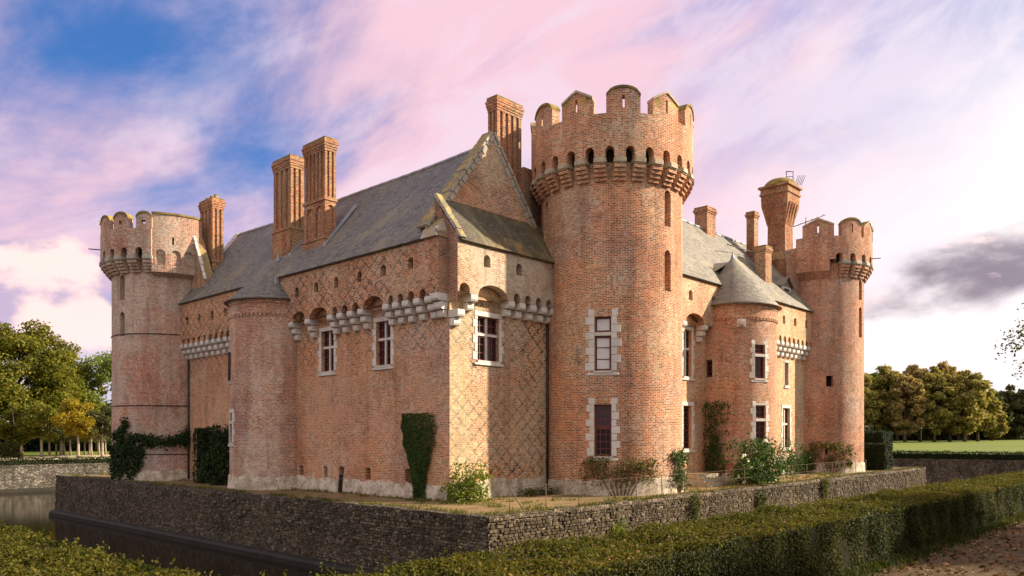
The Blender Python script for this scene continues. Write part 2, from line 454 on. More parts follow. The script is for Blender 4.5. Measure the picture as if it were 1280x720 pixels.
leaf_mat('leaf_wood', [(0, (0.148, 0.154, 0.045)), (.45, (0.281, 0.245, 0.067)), (.8, (0.415, 0.305, 0.090)), (1, (0.531, 0.305, 0.110))], .65, .35)
leaf_mat('leaf_wood_brown', [(0, (0.161, 0.134, 0.051)), (.5, (0.319, 0.232, 0.085)), (1, (0.465, 0.281, 0.122))], .65, .35)
leaf_mat('leaf_dark', [(0, (0.037, 0.051, 0.020)), (.5, (0.085, 0.091, 0.032)), (1, (0.168, 0.128, 0.051))], .65, .3)
leaf_mat('leaf_fallen', [(0, (0.072, 0.035, 0.013)), (.5, (0.160, 0.078, 0.030)), (.85, (0.256, 0.148, 0.068)), (1, (0.360, 0.250, 0.143))], .7, .1)
leaf_mat('petal_white', [(0, (.6, .58, .5)), (1, (.8, .78, .72))], .5, .3)

def ground_mat(name, c1, c2, c3, scale, bump=.6, rough=.95):
    mt, t, b = principled(name, rough, .15)
    g = geo(t)
    pos = g.outputs['Position']
    n1 = t.noise(pos, scale * .12, 5, .6)
    n2 = t.noise(pos, scale, 5, .7)
    n3 = t.noise(pos, scale * 6, 3, .7)
    col = t.mix(t.smooth(n1, .38, .62), c1, c2)
    col = t.mix(t.smooth(n2, .5, .68), col, c3)
    col = t.mix(t.m('MULTIPLY', t.smooth(n3, .45, .7), .45), col, t.mix(1.0, col, (.45, .42, .4, 1), 'MULTIPLY'))
    t.put(b.inputs['Base Color'], col)
    t.put(b.inputs['Normal'], t.bump(t.m('ADD', n2, n3), bump, .04))
    return mt
ground_mat('terrace_soil', (.25, .165, .08), (.17, .115, .055), (.10, .10, .03), 1.6)
ground_mat('path_soil', (.085, .055, .025), (.115, .076, .036), (.055, .034, .016), 2.5, .9)
ground_mat('gravel_pale', (.52, .42, .26), (.46, .37, .22), (.40, .31, .18), 1.5)
ground_mat('mud', (.03, .025, .018), (.04, .034, .024), (.02, .018, .014), 1)
mt, t, b = principled('grass_lawn', .9, .15)
g = geo(t)
n1 = t.noise(g.outputs['Position'], .05, 4, .6)
n2 = t.noise(g.outputs['Position'], 1.2, 4, .65)
col = t.mix(t.smooth(n1, .35, .65), (.105, .15, .018, 1), (.15, .17, .024, 1))
col = t.mix(t.m('MULTIPLY', t.smooth(n2, .45, .65), .4), col, (.085, .105, .015, 1))
t.put(b.inputs['Base Color'], col)
t.put(b.inputs['Normal'], t.bump(n2, .5, .05))

def rubble_mat(name, c1, c2, mort, seed, sc=5.5):
    mt, t, b = principled(name, .92, .2)
    g = geo(t)
    uv = t.new('ShaderNodeUVMap').outputs[0]
    pos = g.outputs['Position']
    vec = t.offset(t.scale(uv, (1.0, 1.35, 1)), (seed, 0, 0))
    vo = t.new('ShaderNodeTexVoronoi', feature='F1')
    t.put(vo.inputs['Vector'], vec)
    vo.inputs['Scale'].default_value = sc
    ve = t.new('ShaderNodeTexVoronoi', feature='DISTANCE_TO_EDGE')
    t.put(ve.inputs['Vector'], vec)
    ve.inputs['Scale'].default_value = sc
    rnd = t.sep(vo.outputs['Color'])[0]
    col = t.ramp(rnd, [(0, tuple(x * .5 for x in c1)), (.35, c1), (.7, c2), (1, tuple(min(.6, x * 1.45) for x in c2))])
    edge = t.smooth(ve.outputs['Distance'], .0, .12)
    col = t.mix(edge, mort, col)
    n = t.noise(pos, .45, 6, .68)
    col = t.mix(t.m('MULTIPLY', t.smooth(n, .46, .62), .75), col, t.mix(1.0, col, (.42, .42, .40, 1), 'MULTIPLY'))
    st = t.noise(t.scale(uv, (2.0, .3, 1)), 1.0, 5, .65)
    col = t.mix(t.m('MULTIPLY', t.smooth(st, .52, .68), .6), col, (.035, .04, .022, 1))
    t.put(b.inputs['Base Color'], col)
    h = t.m('ADD', t.m('MULTIPLY', edge, 1.0), t.m('MULTIPLY', t.noise(pos, 9, 4, .6), .7))
    t.put(b.inputs['Normal'], t.bump(h, .9, .06))
    return mt
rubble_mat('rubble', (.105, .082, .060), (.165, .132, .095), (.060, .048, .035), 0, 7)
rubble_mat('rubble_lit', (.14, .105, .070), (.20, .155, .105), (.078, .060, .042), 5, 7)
rubble_mat('rubble_pale', (.13, .115, .09), (.19, .165, .13), (.08, .07, .055), 9, 4)

mt, t, b = principled('water', .08, .5)
g = geo(t)
t.put(b.inputs['Base Color'], t.mix(t.noise(g.outputs['Position'], .4, 4, .6), (.012, .009, .005, 1), (.022, .016, .009, 1)))
wv = t.noise(t.scale(g.outputs['Position'], (1.0, 1.0, 1)), 2.2, 3, .5)
t.put(b.inputs['Normal'], t.bump(wv, .10, .05))
b.inputs['Specular IOR Level'].default_value = .07

# ------------------------------------------------------------------ mesh builder
class MB:
    def __init__(self):
        self.v, self.f, self.uv, self.mi, self.sm = [], [], [], [], []
    def face(self, idx, uvs=None, m=0, smooth=False):
        self.f.append(tuple(idx)); self.uv.append(uvs); self.mi.append(m); self.sm.append(smooth)
    def poly(self, pts, uvs=None, m=0, smooth=False):
        n = len(self.v)
        self.v.extend(Vector(p) for p in pts)
        self.face(range(n, n + len(pts)), uvs, m, smooth)
    def hexa(self, p, m=0):
        # p: 8 points, bottom ring 0-3, top ring 4-7
        for q in ((0, 3, 2, 1), (4, 5, 6, 7), (0, 1, 5, 4), (1, 2, 6, 5), (2, 3, 7, 6), (3, 0, 4, 7)):
            self.poly([p[i] for i in q], None, m)
    def box(self, x0, x1, y0, y1, z0, z1, m=0, fn=None):
        p = [(x0, y0, z0), (x1, y0, z0), (x1, y1, z0), (x0, y1, z0), (x0, y0, z1), (x1, y0, z1), (x1, y1, z1), (x0, y1, z1)]
        if fn:
            p = [fn(*q) for q in p]
        self.hexa(p, m)
    def tube(self, pts, rad, seg=6, m=0):
        pts = [Vector(p) for p in pts]
        rings = []
        for i, p in enumerate(pts):
            d = (pts[min(i + 1, len(pts) - 1)] - pts[max(i - 1, 0)])
            if d.length < 1e-6:
                d = Vector((0, 0, 1))
            d.normalize()
            a = d.orthogonal().normalized()
            c = d.cross(a)
            r = rad[i] if hasattr(rad, '__len__') else rad
            n0 = len(self.v)
            for k in range(seg):
                th = 2 * PI * k / seg
                self.v.append(p + (a * math.cos(th) + c * math.sin(th)) * r)
            rings.append(n0)
        for i in range(len(rings) - 1):
            for k in range(seg):
                k2 = (k + 1) % seg
                self.face((rings[i] + k, rings[i] + k2, rings[i + 1] + k2, rings[i + 1] + k), None, m, True)
        self.face([rings[0] + k for k in range(seg)][::-1], None, m)
        self.face([rings[-1] + k for k in range(seg)], None, m)
    def mesh(self, name, mats, origin=(0, 0, 0)):
        o = Vector(origin)
        me = bpy.data.meshes.new(name)
        vv = [p - o if isinstance(p, Vector) else Vector(p) - o for p in self.v]
        me.from_pydata(vv, [], self.f)
        uvl = me.uv_layers.new(name='UVMap')
        data = []
        Z = Vector((0, 0, 1))
        for f, u in zip(self.f, self.uv):
            if u is None:
                p0, p1, p2 = (self.v[f[0]], self.v[f[1]], self.v[f[2]])
                n = (Vector(p1) - Vector(p0)).cross(Vector(p2) - Vector(p0))
                if len(f) > 3 and n.length < 1e-9:
                    n = (Vector(p2) - Vector(p0)).cross(Vector(self.v[f[3]]) - Vector(p0))
                if n.length < 1e-12:
                    n = Vector((1, 0, 0))
                n.normalize()
                if n.z < 0 and abs(n.z) > .2:
                    n = -n
                if abs(n.z) > .96:
                    h, tt = Vector((1, 0, 0)), Vector((0, 1, 0))
                else:
                    h = Z.cross(n).normalized()
                    tt = n.cross(h)
                    if tt.z < 0:
                        tt = -tt
                for i in f:
                    p = Vector(self.v[i])
                    data.extend((p.dot(h), p.dot(tt)))
            else:
                for q in u:
                    data.extend(q)
        uvl.data.foreach_set('uv', data)
        for mname in (mats if isinstance(mats, (list, tuple)) else [mats]):
            me.materials.append(MATS[mname])
        me.polygons.foreach_set('material_index', self.mi)
        me.polygons.foreach_set('use_smooth', self.sm)
        me.update()
        return me
    def build(self, name, mats, parent=None):
        org = world_loc(parent) if parent else Vector((0, 0, 0))
        return link(name, self.mesh(name, mats, org), parent)

LOCS = {}
def world_loc(o):
    l = Vector((0, 0, 0))
    while o is not None:
        l += Vector(o.location)
        o = o.parent
    return l
def link(name, me, parent=None, loc=None, rz=0.0):
    o = bpy.data.objects.new(name, me)
    COL.objects.link(o)
    if parent:
        o.parent = parent
    if loc is not None:
        o.location = Vector(loc) - (world_loc(parent) if parent else Vector((0, 0, 0)))
    o.rotation_euler = (0, 0, rz)
    return o
def thing(name, label, cat, loc, group=None):
    o = bpy.data.objects.new(name, None)
    COL.objects.link(o)
    o.empty_display_size = .5
    o.location = loc
    o['label'] = label
    o['category'] = cat
    if group:
        o['group'] = group
    return o
def tag(o, label, cat, group=None):
    o['label'] = label
    o['category'] = cat
    if group:
        o['group'] = group
    return o
def structure(o, label=None):
    o['kind'] = 'structure'
    if label:
        o['label'] = label
    return o

# ------------------------------------------------------------------ panels with openings
def inside(p, loop):
    x, y = p
    c = False
    n = len(loop)
    j = n - 1
    for i in range(n):
        xi, yi = loop[i]
        xj, yj = loop[j]
        if (yi > y) != (yj > y) and x < (xj - xi) * (y - yi) / (yj - yi) + xi:
            c = not c
        j = i
    return c
def rect(s, z0, w, h):
    return [(s - w / 2, z0), (s + w / 2, z0), (s + w / 2, z0 + h), (s - w / 2, z0 + h)]
def arch(s, z0, w, h, rise=None, n=6):
    rise = w / 2 if rise is None else rise
    pts = [(s - w / 2, z0), (s + w / 2, z0)]
    zs = z0 + h - rise
    for i in range(n + 1):
        a = PI * i / n
        pts.append((s + w / 2 * math.cos(a), zs + rise * math.sin(a)))
    return pts
def panel(mb, outline, holes, fn, m=0, grid=None, uvf=None, smooth=False, back=True, bm=1, zclip=None, m_rev=None):
    """outline, holes in (s, z); fn(s, z, d) gives the point d metres behind the face."""
    uvf = uvf or (lambda s, z: (s, z))
    pts = [Vector(p) for p in outline]
    edges = [(i, (i + 1) % len(outline)) for i in range(len(outline))]
    opens = [len(h) > 2 for h in holes]
    holes = [(h[0], h[1]) for h in holes]
    for hl, dep in holes:
        n = len(pts)
        pts += [Vector(p) for p in hl]
        edges += [(n + i, n + (i + 1) % len(hl)) for i in range(len(hl))]
    if grid:
        for g_ in grid:
            if inside(g_, outline) and not any(inside(g_, hl[0]) for hl in holes):
                pts.append(Vector(g_))
    vo, eo, fo = delaunay_2d_cdt(pts, edges, [], 0, 1e-5)[:3]
    base = len(mb.v)
    mb.v.extend(Vector(fn(p.x, p.y, 0.0)) for p in vo)
    for f in fo:
        c = sum((vo[i] for i in f), Vector((0, 0))) / len(f)
        if not inside(c, outline):
            continue
        if any(inside(c, hl) for hl, _ in holes):
            continue
        mb.face([base + i for i in f], [uvf(vo[i].x, vo[i].y) for i in f], m, smooth)
    for (hl, dep), opn in zip(holes, opens):
        if not dep:
            continue
        n = len(hl)
        zmin = min(p[1] for p in outline)
        for i in range(n):
            a, b_ = hl[i], hl[(i + 1) % n]
            if a[1] < zmin - 1e-6 and b_[1] < zmin - 1e-6:
                continue
            mb.poly([fn(a[0], a[1], 0), fn(b_[0], b_[1], 0), fn(b_[0], b_[1], dep), fn(a[0], a[1], dep)],
                    [(a[0], a[1]), (b_[0], b_[1]), (b_[0] + dep, b_[1]), (a[0] + dep, a[1])], m if m_rev is None else m_rev)
        if back and not opn:
            mb.poly([fn(p[0], p[1], dep) for p in hl], [(p[0], p[1]) for p in hl], bm)

def fnA(v):      # s = u, facing -v
    return lambda s, z, d: W(s, v + d, z)
def fnB(u):      # s = v, facing -u
    return lambda s, z, d: W(u + d, s, z)
def fnC(u, v, r):  # s = r*theta
    c = W(u, v)
    return lambda s, z, d: Vector((c.x + (r - d) * math.cos(s / r), c.y + (r - d) * math.sin(s / r), z))
def cyl_panel(mb, u, v, r, z0, z1, holes, m=0, bm=1, dz=.6, th0=-180, th1=180, step=4.0, top=None, m_rev=None, back=True):
    n = int(round((th1 - th0) / step))
    S = [r * R(th0 + (th1 - th0) * i / n) for i in range(n + 1)]
    outline = [(s, z0) for s in S] + [(s, z1) for s in reversed(S)]
    grid = []
    k = max(1, int((z1 - z0) / dz))
    for j in range(1, k):
        z = z0 + (z1 - z0) * j / k
        grid += [(s, z) for s in S[1:-1]]
        outline = outline  # straight sides are fine: the seam faces away
    panel(mb, outline, holes, fnC(u, v, r), m, grid, None, True, back, bm, m_rev=m_rev)

# local placing frame for windows, corbels (x along wall, y outward, z up)
def rz_for(ang):
    return ang - PI / 2
BEV = {}
def bevel_mesh(me, w=.015, seg=1):
    bm = bmesh.new()
    bm.from_mesh(me)
    bmesh.ops.remove_doubles(bm, verts=bm.verts, dist=1e-5)
    bmesh.ops.bevel(bm, geom=list(bm.edges), offset=w, segments=seg, affect='EDGES', clamp_overlap=True)
    bm.to_mesh(me)
    bm.free()
    return me

# ------------------------------------------------------------------ windows
def window(parent, loc, ang, w, h, kind='cross', rad=None, stone='stone_white', sur=.17, quoin=True, lights='dark', proud=.02, bars=True, seed=0, depth=.26):
    rr = random.Random(seed + int(loc[0] * 10))
    bend = (lambda x, y, z: (x, y - x * x / (2 * rad), z)) if rad else (lambda x, y, z: (x, y, z))
    rz = rz_for(ang)
    # stone mullion and transom: the window itself
    mb = MB()
    y0, y1 = -depth + .03, -depth + .15
    mw = .10
    cells = []
    if kind == 'cross':
        zt = h * .60
        mb.box(-mw / 2, mw / 2, y0, y1, 0, zt - .05)
        mb.box(-mw / 2, mw / 2, y0, y1, zt + .05, h)
        mb.box(-w / 2, w / 2, y0, y1 + .01, zt - .05, zt + .05)
        cells = [(-w / 2, -mw / 2, 0, zt - .05), (mw / 2, w / 2, 0, zt - .05), (-w / 2, -mw / 2, zt + .05, h), (mw / 2, w / 2, zt + .05, h)]
    elif kind == 'transom_dark':
        cells = [(-w / 2, w / 2, 0, h * .56), (-w / 2, w / 2, h * .56 + .002, h)]
    elif kind == 'transom':
        zt = h * .68
        mb.box(-w / 2, w / 2, y0, y1 + .06, zt - .07, zt + .07)
        cells = [(-w / 2, w / 2, 0, zt - .07), (-w / 2, w / 2, zt + .07, h)]
    else:
        cells = [(-w / 2, w / 2, 0, h)]
    ib = MB()
    ib.box(-w / 2 - .03, w / 2 + .03, -depth, .07, -.09, -.004, 0, bend)
    if not mb.v:
        mb, ib = ib, None
    win = link('window', mb.mesh('window', stone), parent, loc, rz)
    if ib:
        link('inner_sill', ib.mesh('inner_sill', stone), win)
    # surround stones
    if sur:
        z = 0.0
        i = 0
        while z < h - .05:
            hh = min(.30 + rr.uniform(-.03, .05), h - z)
            if h - z - hh < .12:
                hh = h - z
            for sgn in (-1, 1):
                ww = sur * ((1.5 if (i + (sgn > 0)) % 2 else .95) if quoin else 1.0) * rr.uniform(.92, 1.08)
                sb = MB()
                xa, xb = sorted((sgn * (w / 2 + .002), sgn * (w / 2 + ww)))
                sb.box(xa, xb, -.12, proud + rr.uniform(-.004, .006), z + .006, z + hh - .006, 0, bend)
                me = bevel_mesh(sb.mesh('surround_stone', stone), .012)
                link('surround_stone', me, win)
            z += hh
            i += 1
        lb = MB()
        nl = 2 if w > .8 else 1
        tot = w + sur * 2.2
        for k in range(nl):
            xa = -tot / 2 + tot * k / nl
            lb = MB()
            lb.box(xa + .004, xa + tot / nl - .004, -.12, proud + .008, h + .005, h + .005 + sur * 1.15, 0, bend)
            link('lintel_stone', bevel_mesh(lb.mesh('lintel_stone', stone), .012), win)
        sb = MB()
        sb.box(-w / 2 - sur * 1.2, w / 2 + sur * 1.2, -.1, proud + .05, -.19, -.092, 0, bend)
        link('sill', bevel_mesh(sb.mesh('sill', stone), .015), win)
    # casements and panes
    for (xa, xb, za, zb) in cells:
        cb = MB()
        fw = .085 if rad and w > .6 else .06
        ya, yb = -depth + .05, -depth + .10
        cb.box(xa, xa + fw, ya, yb, za, zb)
        cb.box(xb - fw, xb, ya, yb, za, zb)
        cb.box(xa + fw, xb - fw, ya, yb, za, za + fw)
        cb.box(xa + fw, xb - fw, ya, yb, zb - fw, zb)
        if bars:
            nx = (3 if kind == 'transom_dark' else 2) if (xb - xa) > .34 else 1
            nz = max(1, int(round((zb - za) / .30)))
            if lights == 'curtain':
                nx, nz = 1, (1 if zb - za < .8 else 3)
            for k in range(1, nx):
                xx = xa + (xb - xa) * k / nx
                cb.box(xx - .016, xx + .016, ya + .01, yb - .01, za + fw, zb - fw)
            for k in range(1, nz):
                zz = za + (zb - za) * k / nz
                cb.box(xa + fw, xb - fw, ya + .012, yb - .012, zz - .016, zz + .016)
        link('casement', cb.mesh('casement', 'wood_red'), win)
        pb = MB()
        yy = -depth + .06
        tl = rr.uniform(-.02, .02)
        pb.poly([(xa + fw, yy + tl, za + fw), (xb - fw, yy - tl, za + fw), (xb - fw, yy - tl, zb - fw), (xa + fw, yy + tl, zb - fw)])
        link('pane', pb.mesh('pane', 'glass_curtain' if lights == 'curtain' else rr.choice(['glass_dark', 'glass_dark', 'glass_sky'])), win)
    return win

# ------------------------------------------------------------------ corbels
def corbel_mesh(out=.47, w=.33, h=.78, blocks=3, mat='stone_white'):
    me_all = MB()
    zt = 0.0
    for k in range(blocks):
        hh = h / blocks
        d = out * (1 - k / blocks * .92)
        ww = w * (1 - .07 * k)
        # rounded nose: profile of the block in (y, z)
        prof = [(-.05, zt - .012), (d - .02, zt - .012), (d, zt - .03), (d, zt - hh * .66), (d - hh * .12, zt - hh * .88), (d - hh * .26, zt - hh + .016), (-.05, zt - hh + .016)]
        L = [(-ww / 2, y, z) for y, z in prof]
        Rr = [(ww / 2, y, z) for y, z in prof]
        me_all.poly(L)
        me_all.poly(Rr[::-1])
        for i in range(len(prof)):
            j = (i + 1) % len(prof)
            me_all.poly([L[i], Rr[i], Rr[j], L[j]])
        zt -= hh
    return me_all.mesh('corbel', mat)
CORBEL = corbel_mesh(.48, .36, .84)
CORBEL_BIG = corbel_mesh(.50, .44, .92)
CORBEL_END = corbel_mesh(.47, .36, .62, 2)

def edge_strip(mb, fn, s0, s1, z, d, m=0):
    mb.poly([fn(s0, z, 0), fn(s1, z, 0), fn(s1, z, d), fn(s0, z, d)], None, m)

def irregular_plinth(fn, s0, s1, z0, ztop, proud, batter=.05, holes=(), seed=0, step=.35):
    rr = random.Random(seed)
    n = max(2, int(abs(s1 - s0) / step))
    top = [(s0 + (s1 - s0) * i / n, ztop + rr.uniform(-.09, .09)) for i in range(n + 1)]
    outline = [(s0 + (s1 - s0) * i / n, z0) for i in range(n + 1)] + top[::-1]
    if s1 < s0:
        outline = outline[::-1]
    mb = MB()
    f2 = lambda s, z, d: fn(s, z, d - proud - batter * max(0, ztop - z) / max(.1, ztop - z0))
    panel(mb, outline, list(holes), f2, 0, None, None, False, True, 1)
    for i in range(n):
        a, b_ = top[i], top[i + 1]
        mb.poly([f2(a[0], a[1], 0), f2(b_[0], b_[1], 0), fn(b_[0], b_[1] + .02, .03), fn(a[0], a[1] + .02, .03)])
    return mb

# ------------------------------------------------------------------ round towers
def merlon(mb, u, v, rp, tc_, dth, zb, zs, zt, kind, thick=.42, slit=True, square=False):
    """a parapet block with a pointed or rounded top"""
    w = rp * R(dth)
    sc = rp * R(tc_)
    top = []
    n = 8
    for i in range(n + 1):
        x = -w / 2 + w * i / n
        q = abs(x) / (w / 2)
        if kind == 'gable':
            z = zs + (zt - zs) * (1 - q)
        elif kind == 'round':
            z = zs + (zt - zs) * math.sqrt(max(0, 1 - q * q * .97))
        else:
            z = zt
        top.append((sc + x, z))
    outline = [(sc - w / 2 + w * i / n, zb) for i in range(n + 1)] + top[::-1]
    holes = []
    if slit and not square:
        holes = [(rect(sc, zs - .42, .085, .50), thick)]
    if square:
        holes = [(rect(sc, zs - .28, .2, .2), thick)]
    fo = fnC(u, v, rp)
    uvf = lambda s, z: (s, z)
    fi = lambda s, z, d: fo(s, z, d + thick)
    panel(mb, outline, [(h, 0) for h, _ in holes], fo, 0, None, uvf, True, back=False)
    wide = [rect(sc, min(p[1] for p in h), .44, max(p[1] for p in h) - min(p[1] for p in h)) for h, _ in holes]
    panel(mb, outline, [(h, 0) for h in wide], fi, 0, None, uvf, True, back=False)
    for (h, _), h2 in zip(holes, wide):
        for i in range(4):
            j = (i + 1) % 4
            mb.poly([fo(*h[i], 0), fo(*h[j], 0), fi(*h2[j], 0), fi(*h2[i], 0)])
    for sgn in (0, n):
        s, z = top[sgn]
        mb.poly([fo(s, zb, 0), fo(s, z, 0), fo(s, z, thick), fo(s, zb, thick)])
    return top

def round_tower(root, u, v, r, rp, z0, zc0, zc1, zcr, zs, zt, brick, merlons, holes, step_c, off_c, arc=(-180, 180), plain=None, stone='stone_warm', base_z=.8):
    mb = MB()
    cyl_panel(mb, u, v, r, z0, zcr - .4, holes)
    mb.build('shaft', [brick, 'interior'], root)
    # plinth
    pm = irregular_plinth(fnC(u, v, r), r * R(-180), r * R(180), -.3, base_z, .05, .06, (), int(u * 10), .3)
    pm.build('plinth', ['render_base', 'interior'], root)
    # parapet ring with arched gaps at its foot
    a0, a1 = arc
    mb = MB()
    notches = []
    th = off_c
    cth = []
    ws = rp * R(step_c)
    k = int(math.ceil((a0 - off_c) / step_c))
    while off_c + k * step_c < a1 - 1:
        tt = off_c + k * step_c
        k += 1
        if tt < a0 + 2:
            continue
        notches.append((arch(rp * R(tt), zc1 - .1, ws * .44, .1 + .40, ws * .22), .4))
        cth.append(tt + step_c / 2)
    cyl_panel(mb, u, v, rp, zc1, zcr, notches, 0, 1, .5, a0, a1, 3.0)
    f_ = fnC(u, v, rp)
    n = int((a1 - a0) / 4)
    for i in range(n):          # top and underside of the ring
        s0, s1 = [rp * R(a0 + (a1 - a0) * j / n) for j in (i, i + 1)]
        mb.poly([f_(s0, zcr, 0), f_(s1, zcr, 0), f_(s1, zcr, .42), f_(s0, zcr, .42)])
        mb.poly([f_(s0, zcr, .42), f_(s1, zcr, .42), f_(s1, zc1, .42), f_(s0, zc1, .42)], None, 0, False)
        mb.poly([f_(s0, zcr - .6, .42), f_(s1, zcr - .6, .42), f_(0, zcr - .6, rp)])
    for ae in (a0, a1):
        if a1 - a0 < 359:
            s_ = rp * R(ae)
            mb.poly([f_(s_, zc1, 0), f_(s_, zcr, 0), f_(s_, zcr, rp - r + .05), f_(s_, zc1, rp - r + .05)])
    mb.build('parapet', [brick, 'interior'], root)
    # corbels: stepped brick with a stone on top; one mesh shared by all
    ov = rp - r
    cm = MB()
    wd = ws * .56
    nstep = 4
    hc = zc1 - .28 - zc0
    for q in range(nstep):
        d = ov * (.06 + .86 * (q + 1) / nstep)
        zz = zc0 + hc * q / nstep
        cm.box(-wd / 2, wd / 2, -.08, d, zz - (zc1), zz + hc / nstep - .012 - zc1)
        cm.box(-wd / 2 + .01, wd / 2 - .01, -.08, d - .015, zz + hc / nstep - .012 - zc1, zz + hc / nstep - zc1)
    cmesh = cm.mesh('corbel', brick)
    sm = MB()
    sm.box(-wd / 2 - .02, wd / 2 + .02, -.05, ov + .05, -.28, -.004)
    smesh = bevel_mesh(sm.mesh('corbel_stone', stone), .05, 2)
    c = W(u, v)
    for tt in cth:
        a = R(tt)
        p = (c.x + r * math.cos(a), c.y + r * math.sin(a), zc1)
        o = link('corbel', cmesh, root, p, rz_for(a))
        link('corbel_stone', smesh, o)
    # merlons
    for (tc_, dth, kind) in merlons:
        mb = MB()
        sq = kind == 'house'
        kd = 'round' if sq else kind
        top = merlon(mb, u, v, rp, tc_, dth, zcr - .001, zs, zt, kd, square=sq)
        mo = mb.build('merlon', [brick, 'interior'], root)
        cb = MB()
        for i in range(len(top) - 1):
            (s0, z0_), (s1, z1_) = top[i], top[i + 1]
            e = .045
            for dd in ((-e, .42 + e),):
                P = [f_(s0, z0_ - .01, dd[0]), f_(s1, z1_ - .01, dd[0]), f_(s1, z1_ - .01, dd[1]), f_(s0, z0_ - .01, dd[1]),
                     f_(s0, z0_ + .09, dd[0]), f_(s1, z1_ + .09, dd[0]), f_(s1, z1_ + .09, dd[1]), f_(s0, z0_ + .09, dd[1])]
                cb.hexa(P)
        cb.build('coping', 'moss_top' if kind != 'gable' else 'stone_warm', mo)
    return cth

CB = W(-1.31, 8.46)
big = thing('round_tower', 'largest round brick tower with battlements, nearest the camera, in the middle', 'tower', W(-1.31, 8.46, 0))
rB = 3.09
th_ = lambda d: rB * R(d)
bt_holes = [(rect(th_(-103.5), 5.25, .68, 2.2), .3), (rect(th_(-103.5), 1.78, .70, 2.1), .3),
            (arch(th_(-48.3), 11.28, .42, 1.5), .35), (arch(th_(-48.3), 8.6, .42, 1.7), .35), (arch(th_(-161), 11.1, .40, 1.6), .35)]
mer = []
for k in range(-1, 10):
    tcx = -151.8 + 31.3 * k
    if tcx > 165:
        continue
    mer.append((tcx, 22.4, 'gable' if k % 2 else 'round'))
round_tower(big, -1.31, 8.46, rB, 3.54, -.4, 12.9, 13.78, 15.5, 16.12, 16.5, 'brick_tower', mer, bt_holes, 13.3, -98.0)
def on_cyl(u, v, r, deg, z):
    c = W(u, v)
    return (c.x + r * math.cos(R(deg)), c.y + r * math.sin(R(deg)), z)
window(big, on_cyl(-1.31, 8.46, rB, -103.5, 5.25), R(-103.5), .68, 2.2, 'transom', rB, 'stone_white', .25, True, 'curtain', .03, True, 1)
window(big, on_cyl(-1.31, 8.46, rB, -103.5, 1.78), R(-103.5), .70, 2.1, 'transom_dark', rB, 'stone_white', .22, True, 'dark', .03, True, 2)

lt = thing('round_tower', 'far left round brick tower, pale patched, half its battlements walled up', 'tower', W(25, 0, 0))
rL, pL = 2.92, 3.5
tl = lambda d: rL * R(d)
lt_holes = [(arch(tl(-117.9), 10.28, .42, 1.42), .35), (arch(tl(-117.9), 8.26, .42, 1.35), .35), (rect(tl(-60.9), 11.6, .1, .42), .3)]
lmer = [(-133, 22, 'round'), (-108.3, 16.5, 'house'), (-85.5, 14, 'house'), (-160, 22, 'round'), (172, 22, 'gable'), (145, 22, 'round'), (118, 22, 'gable'), (91, 22, 'round')]
round_tower(lt, 25, 0, rL, pL, -.4, 11.75, 12.65, 14.1, 14.62, 14.95, 'brick_tower_left', lmer, lt_holes, 14.5, -90.0, (-282, -79), None, 'stone_grey', .7)
mb = MB()       # walled-up stretch of the parapet, flush, a little higher
blind = [(arch(3.34 * R(a), 12.15, .5, .85), .09) for a in (-71.5, -58, -46)] + [(rect(3.34 * R(-60.5), 13.3, .11, .42), .3)]
cyl_panel(mb, 25, 0, 3.34, 11.75, 14.95, blind, 0, 0, .5, -79.3, -33, 3.0)
f_ = fnC(25, 0, 3.34)
for i in range(40):
    s0, s1 = [3.34 * R(-79.3 + 46.3 * j / 40) for j in (i, i + 1)]
    mb.poly([f_(s0, 14.95, 0), f_(s1, 14.95, 0), f_(s1, 14.95, .45), f_(s0, 14.95, .45)])
    mb.poly([f_(s0, 14.95, .45), f_(s1, 14.95, .45), f_(s1, 13.4, .45), f_(s0, 13.4, .45)])
    mb.poly([f_(s0, 11.75, 0), f_(s1, 11.75, 0), f_(s1, 11.55, .43), f_(s0, 11.55, .43)])
s_ = 3.34 * R(-79.3)
mb.poly([f_(s_, 11.75, 0), f_(s_, 14.95, 0), f_(s_, 14.95, .45), f_(s_, 11.75, .45)])
mb.build('walled_parapet', ['brick_tower_left', 'interior'], lt)
cb = MB()
f2 = fnC(25, 0, 3.39)
for i in range(40):
    s0, s1 = [3.39 * R(-79.3 + 46.3 * j / 40) for j in (i, i + 1)]
    cb.hexa([f2(s0, 14.95, 0), f2(s1, 14.95, 0), f2(s1, 14.95, .55), f2(s0, 14.95, .55), f2(s0, 15.06, 0), f2(s1, 15.06, 0), f2(s1, 15.06, .55), f2(s0, 15.06, .55)])
cb.build('coping', 'moss_top', lt)
for zz in (8.35, 4.33, 1.6):     # iron tie bands round the shaft
    mb = MB()
    c = W(25, 0)
    mb.tube([(c.x + 2.935 * math.cos(R(a)), c.y + 2.935 * math.sin(R(a)), zz) for a in range(-180, 181, 6)], .03, 5)
    mb.build('tie_band', 'iron', lt)
mb = MB()
c = on_cyl(25, 0, 3.5, -150, 13.3)
mb.tube([c, (c[0] - .55, c[1] - .25, 13.3)], .03, 6)
mb.build('drain_spout', 'iron', lt)

